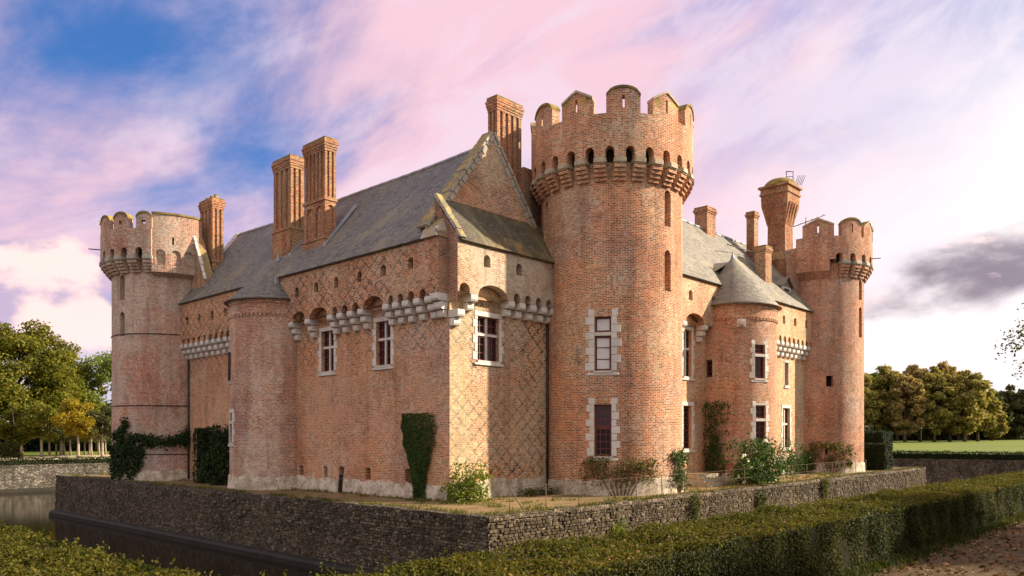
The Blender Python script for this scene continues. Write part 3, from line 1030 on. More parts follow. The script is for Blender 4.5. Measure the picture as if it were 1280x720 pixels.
rt = thing('round_tower', 'far right round brick tower with battlements, against the bright sky', 'tower', W(-1.6, 30.8, 0))
rT, pT = 2.68, 3.18
tr_ = lambda d: rT * R(d)
rt_holes = [(arch(tr_(-46.4), 11.15, .44, 1.25), .35), (arch(tr_(-46.4), 8.8, .44, 1.9), .35), (rect(tr_(-97.8), 5.7, .42, .66), .35), (rect(tr_(-101.8), 1.5, .14, .75), .3)]
rmer = [(-112, 33, 'gable'), (-74.3, 26, 'round'), (-45, 24, 'gable'), (-12, 24, 'round'), (20, 24, 'gable'), (52, 24, 'round'), (84, 24, 'gable')]
round_tower(rt, -1.6, 30.8, rT, pT, -.2, 12.45, 13.42, 14.85, 15.5, 15.9, 'brick_tower_right', rmer, rt_holes, 16.4, -89.8, (-100, 130), None, 'stone_grey', 1.0)
mb = MB()
cyl_panel(mb, -1.6, 30.8, 3.165, 12.75, 14.86, [], 0, 0, .5, -136, -99.9, 3.0)
f_ = fnC(-1.6, 30.8, 3.165)
for i in range(12):
    s0, s1 = [3.165 * R(-136 + 36.1 * j / 12) for j in (i, i + 1)]
    mb.poly([f_(s0, 14.86, 0), f_(s1, 14.86, 0), f_(s1, 14.86, .42), f_(s0, 14.86, .42)])
    mb.poly([f_(s0, 12.75, 0), f_(s1, 12.75, 0), f_(s1, 12.3, .49), f_(s0, 12.3, .49)])
mb.build('plain_parapet', ['brick_tower_right', 'interior'], rt)
mb = MB()
c = on_cyl(-1.6, 30.8, 3.18, -35, 13.75)
mb.tube([c, (c[0] + .5, c[1] - .15, 13.75)], .028, 6)
mb.build('drain_spout', 'iron', rt)
mb = MB()
c = on_cyl(-1.6, 30.8, 2.6, -130, 15.0)
mb.tube([c, (c[0] + .1, c[1], 16.3)], .025, 5)
mb.tube([(c[0] - .7, c[1], 15.7), (c[0] + 1.4, c[1] + .2, 16.5)], .025, 5)
for q in range(5):
    x = c[0] - .3 + q * .35
    mb.tube([(x, c[1] - .25, 15.85 + q * .135), (x, c[1] + .25, 15.85 + q * .135)], .015, 4)
mb.build('aerial', 'iron', rt)

# ------------------------------------------------------------------ stair turrets
def cone_roof(u, v, r, z0, apex, mat, name, root, n=40):
    mb = MB()
    c = W(u, v)
    ax = W(apex[0], apex[1])
    prof = [(1.0, 0.0), (.93, .06), (.8, .2), (.6, .42), (.4, .63), (.2, .83), (.03, 1.0)]
    H = apex[2] - z0
    rings = []
    for (q, hh) in prof:
        n0 = len(mb.v)
        k = 1 - q
        for i in range(n):
            a = 2 * PI * i / n
            mb.v.append(Vector((c.x + (ax.x - c.x) * k + r * q * math.cos(a), c.y + (ax.y - c.y) * k + r * q * math.sin(a), z0 + H * hh)))
        rings.append((n0, q, hh))
    for j in range(len(rings) - 1):
        (a0, q0, h0), (a1, q1, h1) = rings[j], rings[j + 1]
        for i in range(n):
            i2 = (i + 1) % n
            s0, s1 = r * .75 * 2 * PI * i / n, r * .75 * 2 * PI * (i + 1) / n
            mb.face((a0 + i, a0 + i2, a1 + i2, a1 + i), [(s0, h0 * H * 1.5), (s1, h0 * H * 1.5), (s1, h1 * H * 1.5), (s0, h1 * H * 1.5)], 0, True)
    mb.face([rings[-1][0] + i for i in range(n)])
    mb.face([i for i in range(n)][::-1], None)
    o = mb.build(name, mat, root)
    fb = MB()
    fb.tube([(ax.x, ax.y, apex[2] - .15), (ax.x, ax.y, apex[2] + .05), (ax.x, ax.y, apex[2] + .32)], [.13, .10, .03], 8)
    fb.build('finial', 'lead', o)
    return o

def zigzag_band(u, v, r, z, th0, th1, mat, root, step=5.5):
    mb = MB()
    a = th0
    f_ = fnC(u, v, r)
    n = int((th1 - th0) / step)
    for i in range(n):
        s0, s1 = r * R(th0 + step * i), r * R(th0 + step * (i + .62))
        mb.hexa([f_(s0, z - .1, -.05), f_(s1, z - .1, -.05), f_(s1, z - .1, .05), f_(s0, z - .1, .05),
                 f_(s0, z + .02, -.07), f_(s1, z + .02, -.07), f_(s1, z + .02, .05), f_(s0, z + .02, .05)])
    for dz_, pr in ((.02, .06), (.62, .07), (.5, .04)):
        for i in range(int((th1 - th0) / 6)):
            s0, s1 = r * R(th0 + 6 * i), r * R(th0 + 6 * (i + 1))
            mb.hexa([f_(s0, z + dz_, -pr), f_(s1, z + dz_, -pr), f_(s1, z + dz_, .05), f_(s0, z + dz_, .05),
                     f_(s0, z + dz_ + .1, -pr), f_(s1, z + dz_ + .1, -pr), f_(s1, z + dz_ + .1, .05), f_(s0, z + dz_ + .1, .05)])
    return mb.build('dentil_band', mat, root)

ta = thing('stair_turret', 'round brick stair turret with slate cone on the shaded left front', 'turret', W(12.7, 0, 0))
mb = MB()
rA = 2.05
cyl_panel(mb, 12.7, 0, rA, -.3, 9.0, [(rect(rA * R(-150), 5.25, .42, 1.3), .22), (rect(rA * R(-145.6), 2.3, .42, 1.4), .22)])
mb.build('shaft', ['brick_turret', 'interior'], ta)
irregular_plinth(fnC(12.7, 0, rA), rA * R(-180), rA * R(180), -.3, .72, .05, .08, (), 5, .3).build('plinth', ['render_base', 'interior'], ta)
zigzag_band(12.7, 0, rA, 8.28, -180, 20, 'brick_turret', ta)
cone_roof(12.7, 0, 2.32, 8.95, (12.75, .25, 11.2), 'slate_main', 'cone_roof', ta)
w_ = window(ta, on_cyl(12.7, 0, rA, -150, 5.25), R(-150), .42, 1.3, 'single', rA, 'stone_grey', .05, False, 'dark', .01, True, 3, .18)
mb = MB()
for k in range(5):
    x = -.2 + .1 * k
    mb.tube([(x, .05, -.05), (x, .05, 1.35)], .012, 4)
for k in range(5):
    z = .1 + .29 * k
    mb.tube([(-.24, .055, z), (.24, .055, z)], .012, 4)
link('grille', mb.mesh('grille', 'iron'), w_)
window(ta, on_cyl(12.7, 0, rA, -145.6, 2.3), R(-145.6), .42, 1.4, 'transom', rA, 'stone_white', .16, True, 'dark', .03, True, 4, .18)

trt = thing('stair_turret', 'round brick stair turret with pale slate cone beside the climbing roses', 'turret', W(-2.2, 18.1, 0))
rR = 2.15
mb = MB()
tq = lambda d: rR * R(d)
cyl_panel(mb, -2.2, 18.1, rR, -.3, 9.2, [(rect(tq(-69.6), 5.5, .62, 1.7), .26), (rect(tq(-68.3), 1.9, .62, 2.25), .26), (rect(tq(-144.2), 5.6, .72, .9), .26)])
mb.build('shaft', ['brick_turret_right', 'interior'], trt)
irregular_plinth(fnC(-2.2, 18.1, rR), rR * R(-180), rR * R(180), -.3, .75, .04, .05, (), 9, .3).build('plinth', ['render_base', 'interior'], trt)
zigzag_band(-2.2, 18.1, rR, 8.52, -180, 20, 'brick_turret_right', trt)
cone_roof(-2.2, 18.1, 2.42, 9.2, (-2.2, 18.0, 11.95), 'slate_right', 'cone_roof', trt)
window(trt, on_cyl(-2.2, 18.1, rR, -69.6, 5.5), R(-69.6), .62, 1.7, 'transom', rR, 'stone_white', .17, True, 'dark', .03, True, 5, .2)
window(trt, on_cyl(-2.2, 18.1, rR, -68.3, 1.9), R(-68.3), .62, 2.25, 'transom', rR, 'stone_white', .17, True, 'dark', .03, True, 6, .2)
window(trt, on_cyl(-2.2, 18.1, rR, -144.2, 5.6), R(-144.2), .72, .9, 'single', rR, 'stone_grey', .1, False, 'dark', .015, True, 7, .2)
mb = MB()
c = on_cyl(-2.2, 18.1, rR, -95.6, 8.25)
mb.tube([c, (c[0] - .03, c[1] - .45, 8.2)], [.16, .11], 8)
mb.box(c[0] - .24, c[0] + .2, c[1] - .1, c[1] + .1, 8.05, 8.45)
mb.build('stone_spout', 'stone_white', trt)

# ------------------------------------------------------------------ main wing
mw = thing('castle_wing', 'long left wing of patterned brick under a steep dark slate roof', 'castle wing', W(0, 0, 0))
EA, RZ, RV = 10.06, 14.75, 3.2
winA = [(4.05, 5.52, .96, 1.8), (8.1, 5.5, .98, 1.8)]
bh = [(10.25, .74, .34, .5), (8.26, .76, .30, .5), (5.1, .76, .36, .52), (2.41, .72, .46, .58)]
mb = MB()
holes = [(rect(s, z, w, h), .3) for s, z, w, h in winA] + [(arch(s, z, w, h, .06, 4), .4) for s, z, w, h in bh] + [(arch(7.02, -.02, .36, 1.3, .06, 4), .45)]
panel(mb, [(0, -.3), (22.6, -.3), (22.6, 9.3), (0, 9.3)], holes, fnA(0))
panel(mb, [(22.6, -.3), (22.6, 10), (0, 10), (0, -.3)], [], fnA(7.0))
mb.build('front_wall', ['brick_front_low', 'interior'], mw)
irregular_plinth(fnA(0), .05, 10.75, -.3, .70, .035, .1, [(rect(7.02, -.28, .36, 1.2), .04)], 3).build('plinth', ['render_base', 'interior'], mw)
for (s, z, w, h) in winA:
    window(mw, W(s, 0, z), ANG_A, w, h, 'cross', None, 'stone_white', .16, True, 'dark', .02, True, int(s * 7))
# projecting upper storey on corbels
corbA = [10.45, 9.05, 7.27, 6.54, 5.78, 5.02, 3.32, 2.70, 2.08, 1.40, .72]
nots = []
for a, b_ in zip(corbA[:-1], corbA[1:]):
    gap = a - b_
    c = (a + b_) / 2
    if gap > 1.0:
        nots.append((arch(c, 7.8, gap - .36, .1 + .42, .42, 8), .35, 1))
    else:
        nots.append((arch(c, 7.8, gap - .30, .1 + .30, None, 6), .35, 1))
uph = [(arch(s, z - .22, .34, .46), .35) for s, z in [(9.91, 9.18), (8.33, 9.22), (6.78, 9.23), (5.1, 9.24), (3.47, 9.26), (1.76, 9.28)]]
mb = MB()
fA = fnA(-.45)
panel(mb, [(.12, 7.9), (11.4, 7.9), (11.4, EA), (.12, EA)], nots + uph, fA)
edge_strip(mb, fA, .12, 11.4, 7.9, .36)
panel(mb, [(-.45, 7.9), (.02, 7.9), (.02, EA), (-.45, EA)], [], lambda s, z, d: W(.12, s, z))
mb.build('gallery_wall', ['brick_front', 'interior'], mw)
mb = MB()       # plain worn brick return at the corner
panel(mb, [(-.445, 7.9), (.0, 7.9), (.0, 10.3), (-.445, 10.3)], [], lambda s, z, d: W(.115, s, z))
panel(mb, [(-.45, 7.6), (.12, 7.6), (.12, 10.2), (-.45, 10.2)], [], lambda s, z, d: W(s, -.003, z))
mb.build('corner_return', 'brick_plain', mw)
for s in corbA:
    link('corbel', CORBEL, mw, W(s, 0, 7.9), rz_for(ANG_A))
link('corbel', CORBEL_BIG, mw, W(.33, 0, 7.97), rz_for(ANG_A))
# left stretch beyond the turret
corbL = [22.0, 21.4, 20.78, 20.14, 19.48, 18.82, 18.16, 17.5, 16.84, 16.2]
mb = MB()
nots = [(arch((a + b_) / 2, 7.68, .34, .42), .35, 1) for a, b_ in zip(corbL[:-1], corbL[1:])]
uph = [(arch(s, z - .22, .34, .46), .35) for s, z in [(21.24, 9.07), (19.77, 9.05), (18.27, 9.06), (16.8, 9.06)]]
panel(mb, [(14.2, 7.8), (22.45, 7.8), (22.45, EA), (14.2, EA)], nots + uph, fA)
edge_strip(mb, fA, 14.2, 22.45, 7.8, .36)
mb.build('gallery_wall', ['brick_front', 'interior'], mw)
for s in corbL:
    link('corbel', CORBEL, mw, W(s, 0, 7.8), rz_for(ANG_A))
# end wall towards the big tower
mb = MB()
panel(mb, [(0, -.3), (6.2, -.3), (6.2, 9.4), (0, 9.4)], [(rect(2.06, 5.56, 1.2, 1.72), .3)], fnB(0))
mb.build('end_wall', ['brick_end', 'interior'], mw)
irregular_plinth(fnB(0), 0.0, 5.9, -.3, .85, .035, .08, (), 4).build('plinth', ['render_base', 'interior'], mw)
window(mw, W(0, 2.06, 5.56), ANG_B, 1.2, 1.72, 'cross', None, 'stone_white', .17, True, 'dark', .025, True, 77)
mb = MB()
fB = fnB(-.45)
corbB = [.86, 2.92, 3.57, 4.25, 4.92, 5.55]
nots = [(arch(.36, 7.9, .55, .1 + .36), .35, 1), (arch(1.89, 7.9, 1.62, .1 + .46, .42, 8), .35, 1)] + [(arch((a + b_) / 2, 7.9, .36, .1 + .34), .35, 1) for a, b_ in zip(corbB[1:-1], corbB[2:])]
panel(mb, [(0, 8.0), (6.0, 8.0), (6.0, 9.95), (0, 9.95)], nots + [(arch(1.55, 9.12, .36, .48), .35), (arch(3.38, 9.08, .36, .48), .35)], fB)
edge_strip(mb, fB, 0, 6.0, 8.0, .36)
panel(mb, [(-.45, 8.0), (.0, 8.0), (.0, 9.95), (-.45, 9.95)], [], lambda s, z, d: W(s, .001, z))
mb.build('end_gallery', ['plaster_end', 'interior'], mw)
for s in corbB:
    link('corbel', CORBEL_END, mw, W(0, s, 8.0), rz_for(ANG_B))
link('corbel', CORBEL_END, mw, W(0, .17, 7.35), rz_for(ANG_B))
# lean-to roof over the end gallery
def roof_quad(mb, p00, p10, p11, p01, nu, nv, amp, seed, thick=.07, sag=0.0):
    rr = np.random.default_rng(seed)
    P = [Vector(p) for p in (p00, p10, p11, p01)]
    nrm = (P[1] - P[0]).cross(P[3] - P[0]).normalized()
    if nrm.z < 0:
        nrm = -nrm
    ph = rr.uniform(0, 6.28, 6)
    Lw = (P[1] - P[0]).length
    Lh = (P[3] - P[0]).length
    base = len(mb.v)
    for j in range(nv + 1):
        for i in range(nu + 1):
            a, b_ = i / nu, j / nv
            p = (P[0] * (1 - a) + P[1] * a) * (1 - b_) + (P[3] * (1 - a) + P[2] * a) * b_
            s, t_ = a * Lw, b_ * Lh
            d = amp * (math.sin(s * .8 + ph[0]) * math.sin(t_ * .9 + ph[1]) + .6 * math.sin(s * 1.9 + ph[2] + t_ * .5) + .4 * math.sin(t_ * 2.6 + ph[3] + s * .7))
            if 0 < j < nv:
                p = p + nrm * d
            p = p - Vector((0, 0, 1)) * sag * b_ * (math.sin(PI * a) + .35 * math.sin(3 * PI * a + .6) * math.sin(PI * a))
            mb.v.append(p)
    for j in range(nv):
        for i in range(nu):
            q = [(i, j), (i + 1, j), (i + 1, j + 1), (i, j + 1)]
            mb.face([base + x + y * (nu + 1) for x, y in q], [(x / nu * Lw, y / nv * Lh) for x, y in q], 0, True)
    # eave edge
    mb.poly([P[0], P[1], P[1] - nrm * thick, P[0] - nrm * thick])
    mb.poly([P[0] - nrm * thick, P[1] - nrm * thick, P[2] - nrm * thick, P[3] - nrm * thick])
    mb.poly([P[0], P[3], P[3] - nrm * thick, P[0] - nrm * thick])
    mb.poly([P[1], P[2], P[2] - nrm * thick, P[1] - nrm * thick])
GU = .9
mb = MB()
roof_quad(mb, W(-.60, .1, 9.92), W(-.60, 6.2, 9.92), W(GU, 6.2, 11.85), W(GU, .1, 11.85), 12, 6, .012, 3)
mb.build('lean_to_roof', 'slate_mossy', mw)
mb = MB()
mb.poly([W(-.5, .03, 9.9), W(GU, .03, 9.9), W(GU, .03, 11.75), W(-.5, .03, 9.98)])
mb.poly([W(.1, -.44, 9.9), W(GU, -.44, 9.9), W(GU, -.44, 10.6), W(.1, -.44, 10.2)])
mb.build('gallery_cheek', 'brick_plain', mw)
def raking(root, p0, p1, w_vec, n, mat, name, thick=.14, seed=0):
    p0, p1, w_vec = Vector(p0), Vector(p1), Vector(w_vec)
    d = p1 - p0
    up = d.normalized().cross(w_vec.normalized())
    if up.z < 0:
        up = -up
    rr = random.Random(seed)
    cuts = [0] + sorted((k + rr.uniform(-.18, .18)) / n for k in range(1, n)) + [1]
    for a, b_ in zip(cuts[:-1], cuts[1:]):
        mb = MB()
        A, B = p0 + d * (a + .004), p0 + d * (b_ - .004)
        wv = w_vec * rr.uniform(.9, 1.12)
        th = thick * rr.uniform(.85, 1.15)
        mb.hexa([A, B, B + wv, A + wv, A + up * th, B + up * th, B + wv + up * th, A + wv + up * th])
        me = mb.mesh(name, mat, world_loc(root))
        bevel_mesh(me, .02)
        link(name, me, root)
vv = Vector((VX, VY, 0))
uu = Vector((UX, UY, 0))
raking(mw, W(-.56, -.02, 9.96), W(GU, -.02, 11.86), vv * .30, 5, 'stone_grey', 'coping_stone', .13, 3)
# gable
def gable(root, u, vl, vr, va, ze, za, brick, cop, name='gable_wall', n=9, thick=.42):
    mb = MB()
    panel(mb, [(vl, ze - 1.2), (vr, ze - 1.2), (vr, ze), (va, za), (vl, ze)], [], fnB(u))
    panel(mb, [(vl, ze - 1.2), (vr, ze - 1.2), (vr, ze), (va, za), (vl, ze)], [], fnB(u + thick))
    mb.build(name, [brick, 'interior'], root)
    raking(root, W(u - .09, vl, ze), W(u - .09, va, za), uu * (thick + .14), n, cop, 'coping_stone', .13, 5)
    raking(root, W(u - .09, vr, ze), W(u - .09, va, za), uu * (thick + .14), n, cop, 'coping_stone', .13, 6)
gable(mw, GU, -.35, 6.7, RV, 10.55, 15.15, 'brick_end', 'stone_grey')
# stone edging band on the face of the gable, and the kneeler at its foot
raking(mw, W(GU - .04, -.35, 10.54), W(GU - .04, RV, 15.14), uu * .10, 16, 'stone_grey', 'quoin_stone', -.22, 8)
raking(mw, W(GU - .035, 6.7, 10.54), W(GU - .035, RV, 15.14), uu * .10, 12, 'stone_grey', 'quoin_stone', -.22, 9)
mb = MB()
mb.hexa([W(.06, -.60, 10.07), W(1.0, -.60, 10.07), W(1.0, .15, 10.07), W(.06, .15, 10.07), W(.35, -.46, 10.42), W(1.0, -.46, 10.42), W(1.0, .15, 10.98), W(.35, .15, 10.98)])
mb.build('kneeler_stone', 'stone_grey', mw)
# main roof
mb = MB()
roof_quad(mb, W(GU + .1, -.60, EA + .03), W(22.3, -.60, EA + .03), W(22.3, RV, RZ), W(GU + .1, RV, RZ), 60, 14, .032, 5, sag=.13)
roof_quad(mb, W(22.3, 7.1, EA), W(GU + .3, 7.1, EA), W(GU + .3, RV, RZ), W(22.3, RV, RZ), 30, 8, .015, 6, sag=.13)
mb.build('roof', 'slate_main', mw)
mb = MB()
for k in range(27):
    a, b_ = GU + .4 + k * .8, GU + .4 + k * .8 + .78
    sg = lambda x: .13 * (math.sin(PI * x) + .35 * math.sin(3 * PI * x + .6) * math.sin(PI * x))
    q0, q1 = [sg(min(1, max(0, (x - GU - .1) / (22.3 - GU - .1)))) for x in (a, b_)]
    mb.tube([W(a, RV, RZ - q0), W(b_, RV, RZ + .01 - q1)], .085, 6)
mb.build('ridge', 'lead', mw)
mb = MB()     # iron rooflight on the slope
mb.hexa([W(12.0, 2.18, 13.48), W(12.9, 2.18, 13.48), W(12.9, 2.42, 13.78), W(12.0, 2.42, 13.78), W(12.0, 2.14, 13.58), W(12.9, 2.14, 13.58), W(12.9, 2.40, 13.88), W(12.0, 2.40, 13.88)])
mb.build('roof_hatch', 'lead', mw)
# left end: gable coping, raking brick wall to the tower
mb = MB()
panel(mb, [(-.5, 9.0), (7.0, 9.0), (7.0, EA), (RV, RZ), (-.5, EA)], [], fnB(22.35))
mb.poly([W(22.3, -.58, 9.0), W(22.75, -.58, 9.0), W(22.75, -.58, EA), W(22.3, -.58, EA)])
mb.build('gable_wall', 'brick_plain', mw)
raking(mw, W(22.25, -.6, EA + .06), W(22.25, RV, RZ + .06), uu * .3, 12, 'stone_white', 'coping_stone', .10, 9)
mb = MB()
mb.hexa([W(20.4, .15, 10.5), W(22.5, .15, 10.5), W(22.5, .75, 10.5), W(20.4, .75, 10.5), W(20.4, .15, 11.3), W(22.5, .15, 15.2), W(22.5, .75, 15.2), W(20.4, .75, 11.3)])
mb.build('raking_wall', 'brick_plain', mw)
raking(mw, W(20.34, .08, 11.3), W(22.3, .08, 14.95), vv * .16, 8, 'stone_white', 'coping_stone', .10, 10)

# ------------------------------------------------------------------ chimneys
def chimney(root, u0, u1, v0, v1, zb, zt, flutes=4, arches=True, zmid=None, brick='brick_chimney', side=1, zplain=None, cap=.10, pots=0):
    mb = MB()
    cb = lambda m_, a, b_, c, d, e, f: m_.box(a, b_, c, d, e, f, 0, lambda x, y, z: W(x, y, z))
    zc = zt - .62
    zp = zplain if zplain else zb + .9
    # base block
    cb(mb, u0 - .05, u1 + .05, v0 - .05, v1 + .05, zb - 1.4, zp)
    cb(mb, u0 - .09, u1 + .09, v0 - .09, v1 + .09, zp - .02, zp + .10)
    # core
    cb(mb, u0 + .07, u1 - .07, v0 + .07, v1 - .07, zp, zc)
    ch = mb.build('chimney', brick, root)
    zm = zmid if zmid else zp
    nf = flutes
    def strips(lo, hi, face, z0, z1, nn, nm='pilaster'):
        L = hi - lo
        ww = L / (nn * 2 + 1) * 1.05
        for k in range(nn + 1):
            cc = lo + ww / 2 + (L - ww) * k / nn
            sb = MB()
            if face == 'v':
                cb(sb, cc - ww / 2, cc + ww / 2, v0 - .005, v0 + .08, z0, z1)
            elif face == 'V':
                cb(sb, cc - ww / 2, cc + ww / 2, v1 - .08, v1 + .005, z0, z1)
            elif face == 'u':
                cb(sb, u0 - .005, u0 + .08, cc - ww / 2, cc + ww / 2, z0, z1)
            else:
                cb(sb, u1 - .08, u1 + .005, cc - ww / 2, cc + ww / 2, z0, z1)
            sb.build(nm, brick, ch)
    if arches and zmid:
        # two round-headed blind panels below, flutes above
        fb = MB()
        L = u1 - u0
        hs = [(arch(u0 + L * q, zp + .15, L * .32, zmid - zp - .35), .08) for q in (.27, .73)]
        panel(fb, [(u0, zp + .1), (u1, zp + .1), (u1, zmid), (u0, zmid)], hs, fnA(v0), 0, None, None, False, True, 0)
        cb(fb, u0 - .005, u1 + .005, v0 + .012, v0 + .068, zmid - .02, zmid + .0)
        D = v1 - v0
        hs2 = [(arch(v0 + D * .5, zp + .15, D * .5, zmid - zp - .35), .08)]
        panel(fb, [(v0, zp + .1), (v1, zp + .1), (v1, zmid), (v0, zmid)], hs2, fnB(u0), 0, None, None, False, True, 0)
        fb.build('arched_panel', brick, ch)
        bb = MB()
        cb(bb, u0 - .05, u1 + .05, v0 - .05, v1 + .05, zmid - .01, zmid + .14)
        bb.build('string_course', brick, ch)
        zs_ = zmid + .14
    else:
        zs_ = zp + .1
    strips(u0, u1, 'v', zs_, zc, nf)
    strips(u0, u1, 'V', zs_, zc, nf)
    strips(v0, v1, 'u', zs_, zc, max(1, side))
    strips(v0, v1, 'U', zs_, zc, max(1, side))
    cm = MB()
    e = 0
    zz = zc
    for hh, ee in ((.12, .02), (.10, .045), (.14, .07), (.08, .095), (.12, .05)):
        cb(cm, u0 - ee, u1 + ee, v0 - ee, v1 + ee, zz, zz + hh)
        zz += hh
    co = cm.build('cap', brick, ch)
    tm = MB()
    cb(tm, u0 - .045, u1 + .045, v0 - .045, v1 + .045, zz, zz + .07)
    tm.build('moss_cover', 'moss_top', co)
    for k in range(pots):
        pm = MB()
        c = u0 + (u1 - u0) * (k + .5) / pots
        p = W(c, (v0 + v1) / 2)
        pm.tube([(p.x, p.y, zz - .05), (p.x, p.y, zz + .12), (p.x, p.y, zz + .32)], [.17, .13, .12], 8)
        pm.build('chimney_pot', brick, co)
    return ch
chimney(mw, 9.15, 10.9, .55, 1.15, 11.45, 16.45, 5, True, 13.55, side=2, zplain=11.75)
chimney(mw, 12.1, 13.7, .55, 1.25, 11.45, 16.35, 3, False, None, side=2, zplain=12.75)
chimney(mw, 21.2, 22.75, 1.0, 1.65, 11.9, 16.3, 3, False, None, side=2, zplain=12.6, pots=3)
chimney(mw, 1.75, 2.3, 4.35, 5.9, 12.4, 17.35, 2, False, None, side=4, zplain=13.2)
mb = MB()
mb.box(1.6, 2.5, 5.9, 7.4, 11.0, 14.6, 0, lambda x, y, z: W(x, y, z))
mb.build('chimney_shoulder', 'brick_plain', mw)
# lead flashing up the sides of the chimneys
for (ua, va, vb) in ((8.95, .45, 2.2), (11.93, .45, 2.0)):
    mb = MB()
    sl = (RZ - EA) / (RV + .6)
    z0_, z1_ = EA + sl * (va + .6), EA + sl * (vb + .6)
    mb.hexa([W(ua, va, z0_), W(ua + .22, va, z0_), W(ua + .22, vb, z1_), W(ua, vb, z1_), W(ua, va, z0_ + .12), W(ua + .22, va, z0_ + .12), W(ua + .22, vb, z1_ + .12), W(ua, vb, z1_ + .12)])
    mb.build('flashing', 'lead', mw)
# verge board where the gallery roof stops against the turret cone
mb = MB()
mb.hexa([W(11.35, -.66, 9.0), W(11.55, -.66, 9.0), W(11.55, -.5, 9.0), W(11.35, -.5, 9.0), W(11.35, -.66, EA + .03), W(11.55, -.66, EA + .03), W(11.55, -.5, EA + .03), W(11.35, -.5, EA + .03)])
mb.build('verge_board', 'lead', mw)
mb = MB()     # downpipe by the left tower
mb.tube([W(21.9, -.08, 7.0), W(21.9, -.08, .2)], .05, 6)
mb.build('downpipe', 'iron', mw)
mb = MB()     # low link wall between the walls and the big tower
mb.tube([W(-.08, 5.55, 7.8), W(-.08, 5.55, .3)], .05, 6)
mb.build('downpipe', 'iron', mw)

# ------------------------------------------------------------------ right wing
rw = thing('castle_wing', 'sunlit right wing between the largest tower and the far right tower', 'castle wing', W(-1.75, 20, 0))
LO, UP, ER = -1.75, -2.2, 10.3
wins = [(14.2, 5.55, .78, 2.3, 'cross'), (14.2, 2.0, .8, 2.1, 'single'), (25.58, 5.68, .5, 1.35, 'single'), (25.55, 1.95, .95, 2.35, 'cross')]
mb = MB()
panel(mb, [(10, -.3), (30, -.3), (30, 9.6), (10, 9.6)], [(rect(s, z, w, h), .3) for s, z, w, h, _ in wins], fnB(LO))
panel(mb, [(10, -.3), (30, -.3), (30, 10.2), (10, 10.2)], [], fnB(4.9))
mb.build('front_wall', ['brick_wing_right', 'interior'], rw)
irregular_plinth(fnB(LO), 20.2, 28.6, -.2, 1.55, .05, .06, (), 14).build('plinth', ['render_base', 'interior'], rw)
for i, (s, z, w, h, kd) in enumerate(wins):
    window(rw, W(LO, s, z), ANG_B, w, h, kd, None, 'stone_white', .08 if i == 2 else .17, i != 2, 'dark', .025, i != 3, 100 + i)
corbR = [22.2 + .62 * k for k in range(12)]
mb = MB()
fR = fnB(UP)
nots = [(arch((a + b_) / 2, 8.06, .34, .42), .35, 1) for a, b_ in zip(corbR[:-1], corbR[1:])] + [(arch(14.2, 8.06, 1.7, .56, .42, 8), .35, 1)]
uph = [(arch(s, z - .24, .36, .5), .35) for s, z in [(13.75, 9.45), (16.0, 9.42), (21.2, 9.42), (22.7, 9.4), (24.24, 9.42), (25.79, 9.44), (27.41, 9.5), (28.88, 9.5)]]
panel(mb, [(10, 8.16), (29.6, 8.16), (29.6, ER), (10, ER)], nots + uph, fR)
edge_strip(mb, fR, 10, 29.6, 8.16, .36)
mb.build('gallery_wall', ['brick_wing_right', 'interior'], rw)
for s in corbR + [13.2, 15.2]:
    link('corbel', CORBEL, rw, W(LO, s, 8.16), rz_for(ANG_B))
RU, RRZ = 1.3, 14.85
mb = MB()
roof_quad(mb, W(UP - .17, 9.5, ER + .03), W(UP - .17, 29.8, ER + .03), W(RU, 29.8, RRZ), W(RU, 9.5, RRZ), 60, 14, .032, 15, sag=.13)
roof_quad(mb, W(5.0, 29.8, ER), W(5.0, 9.5, ER), W(RU, 9.5, RRZ), W(RU, 29.8, RRZ), 30, 8, .015, 16, sag=.13)
mb.build('roof', 'slate_right', rw)
mb = MB()
for k in range(25):
    a = 9.6 + k * .8
    q0, q1 = [sg(min(1, max(0, (x - 9.5) / 20.3))) for x in (a, a + .78)]
    mb.tube([W(RU, a, RRZ - q0), W(RU, a + .78, RRZ + .01 - q1)], .085, 6)
mb.build('ridge', 'lead', rw)
mb = MB()      # valley of the little roof behind the turret cone
mb.poly([W(-2.15, 18.05, 11.8), W(-1.05, 18.05, 11.85), W(-1.75, 16.8, 11.12)])
mb.poly([W(-2.15, 18.05, 11.8), W(-1.05, 18.05, 11.85), W(-1.75, 19.3, 11.12)])
mb.build('turret_saddle', 'slate_right', rw)
# dormer
mb = MB()
cbx = lambda m_, a, b_, c, d, e, f: m_.box(a, b_, c, d, e, f, 0, lambda x, y, z: W(x, y, z))
cbx(mb, -1.35, -.2, 25.9, 27.1, 10.9, 11.75)
dm = mb.build('dormer', 'wood_white', rw)
mb = MB()
mb.poly([W(-1.5, 25.75, 11.72), W(0, 25.75, 11.95), W(0, 26.5, 12.5), W(-1.5, 26.5, 12.35)])
mb.poly([W(-1.5, 27.25, 11.72), W(0, 27.25, 11.95), W(0, 26.5, 12.5), W(-1.5, 26.5, 12.35)])
mb.poly([W(-1.36, 25.85, 11.75), W(-1.36, 27.15, 11.75), W(-1.36, 26.5, 12.3)])
mb.build('dormer_roof', 'slate_main', dm)
mb = MB()
mb.poly([W(-1.37, 26.15, 11.0), W(-1.37, 26.85, 11.0), W(-1.37, 26.85, 11.65), W(-1.37, 26.15, 11.65)])
mb.build('pane', 'glass_dark', dm)
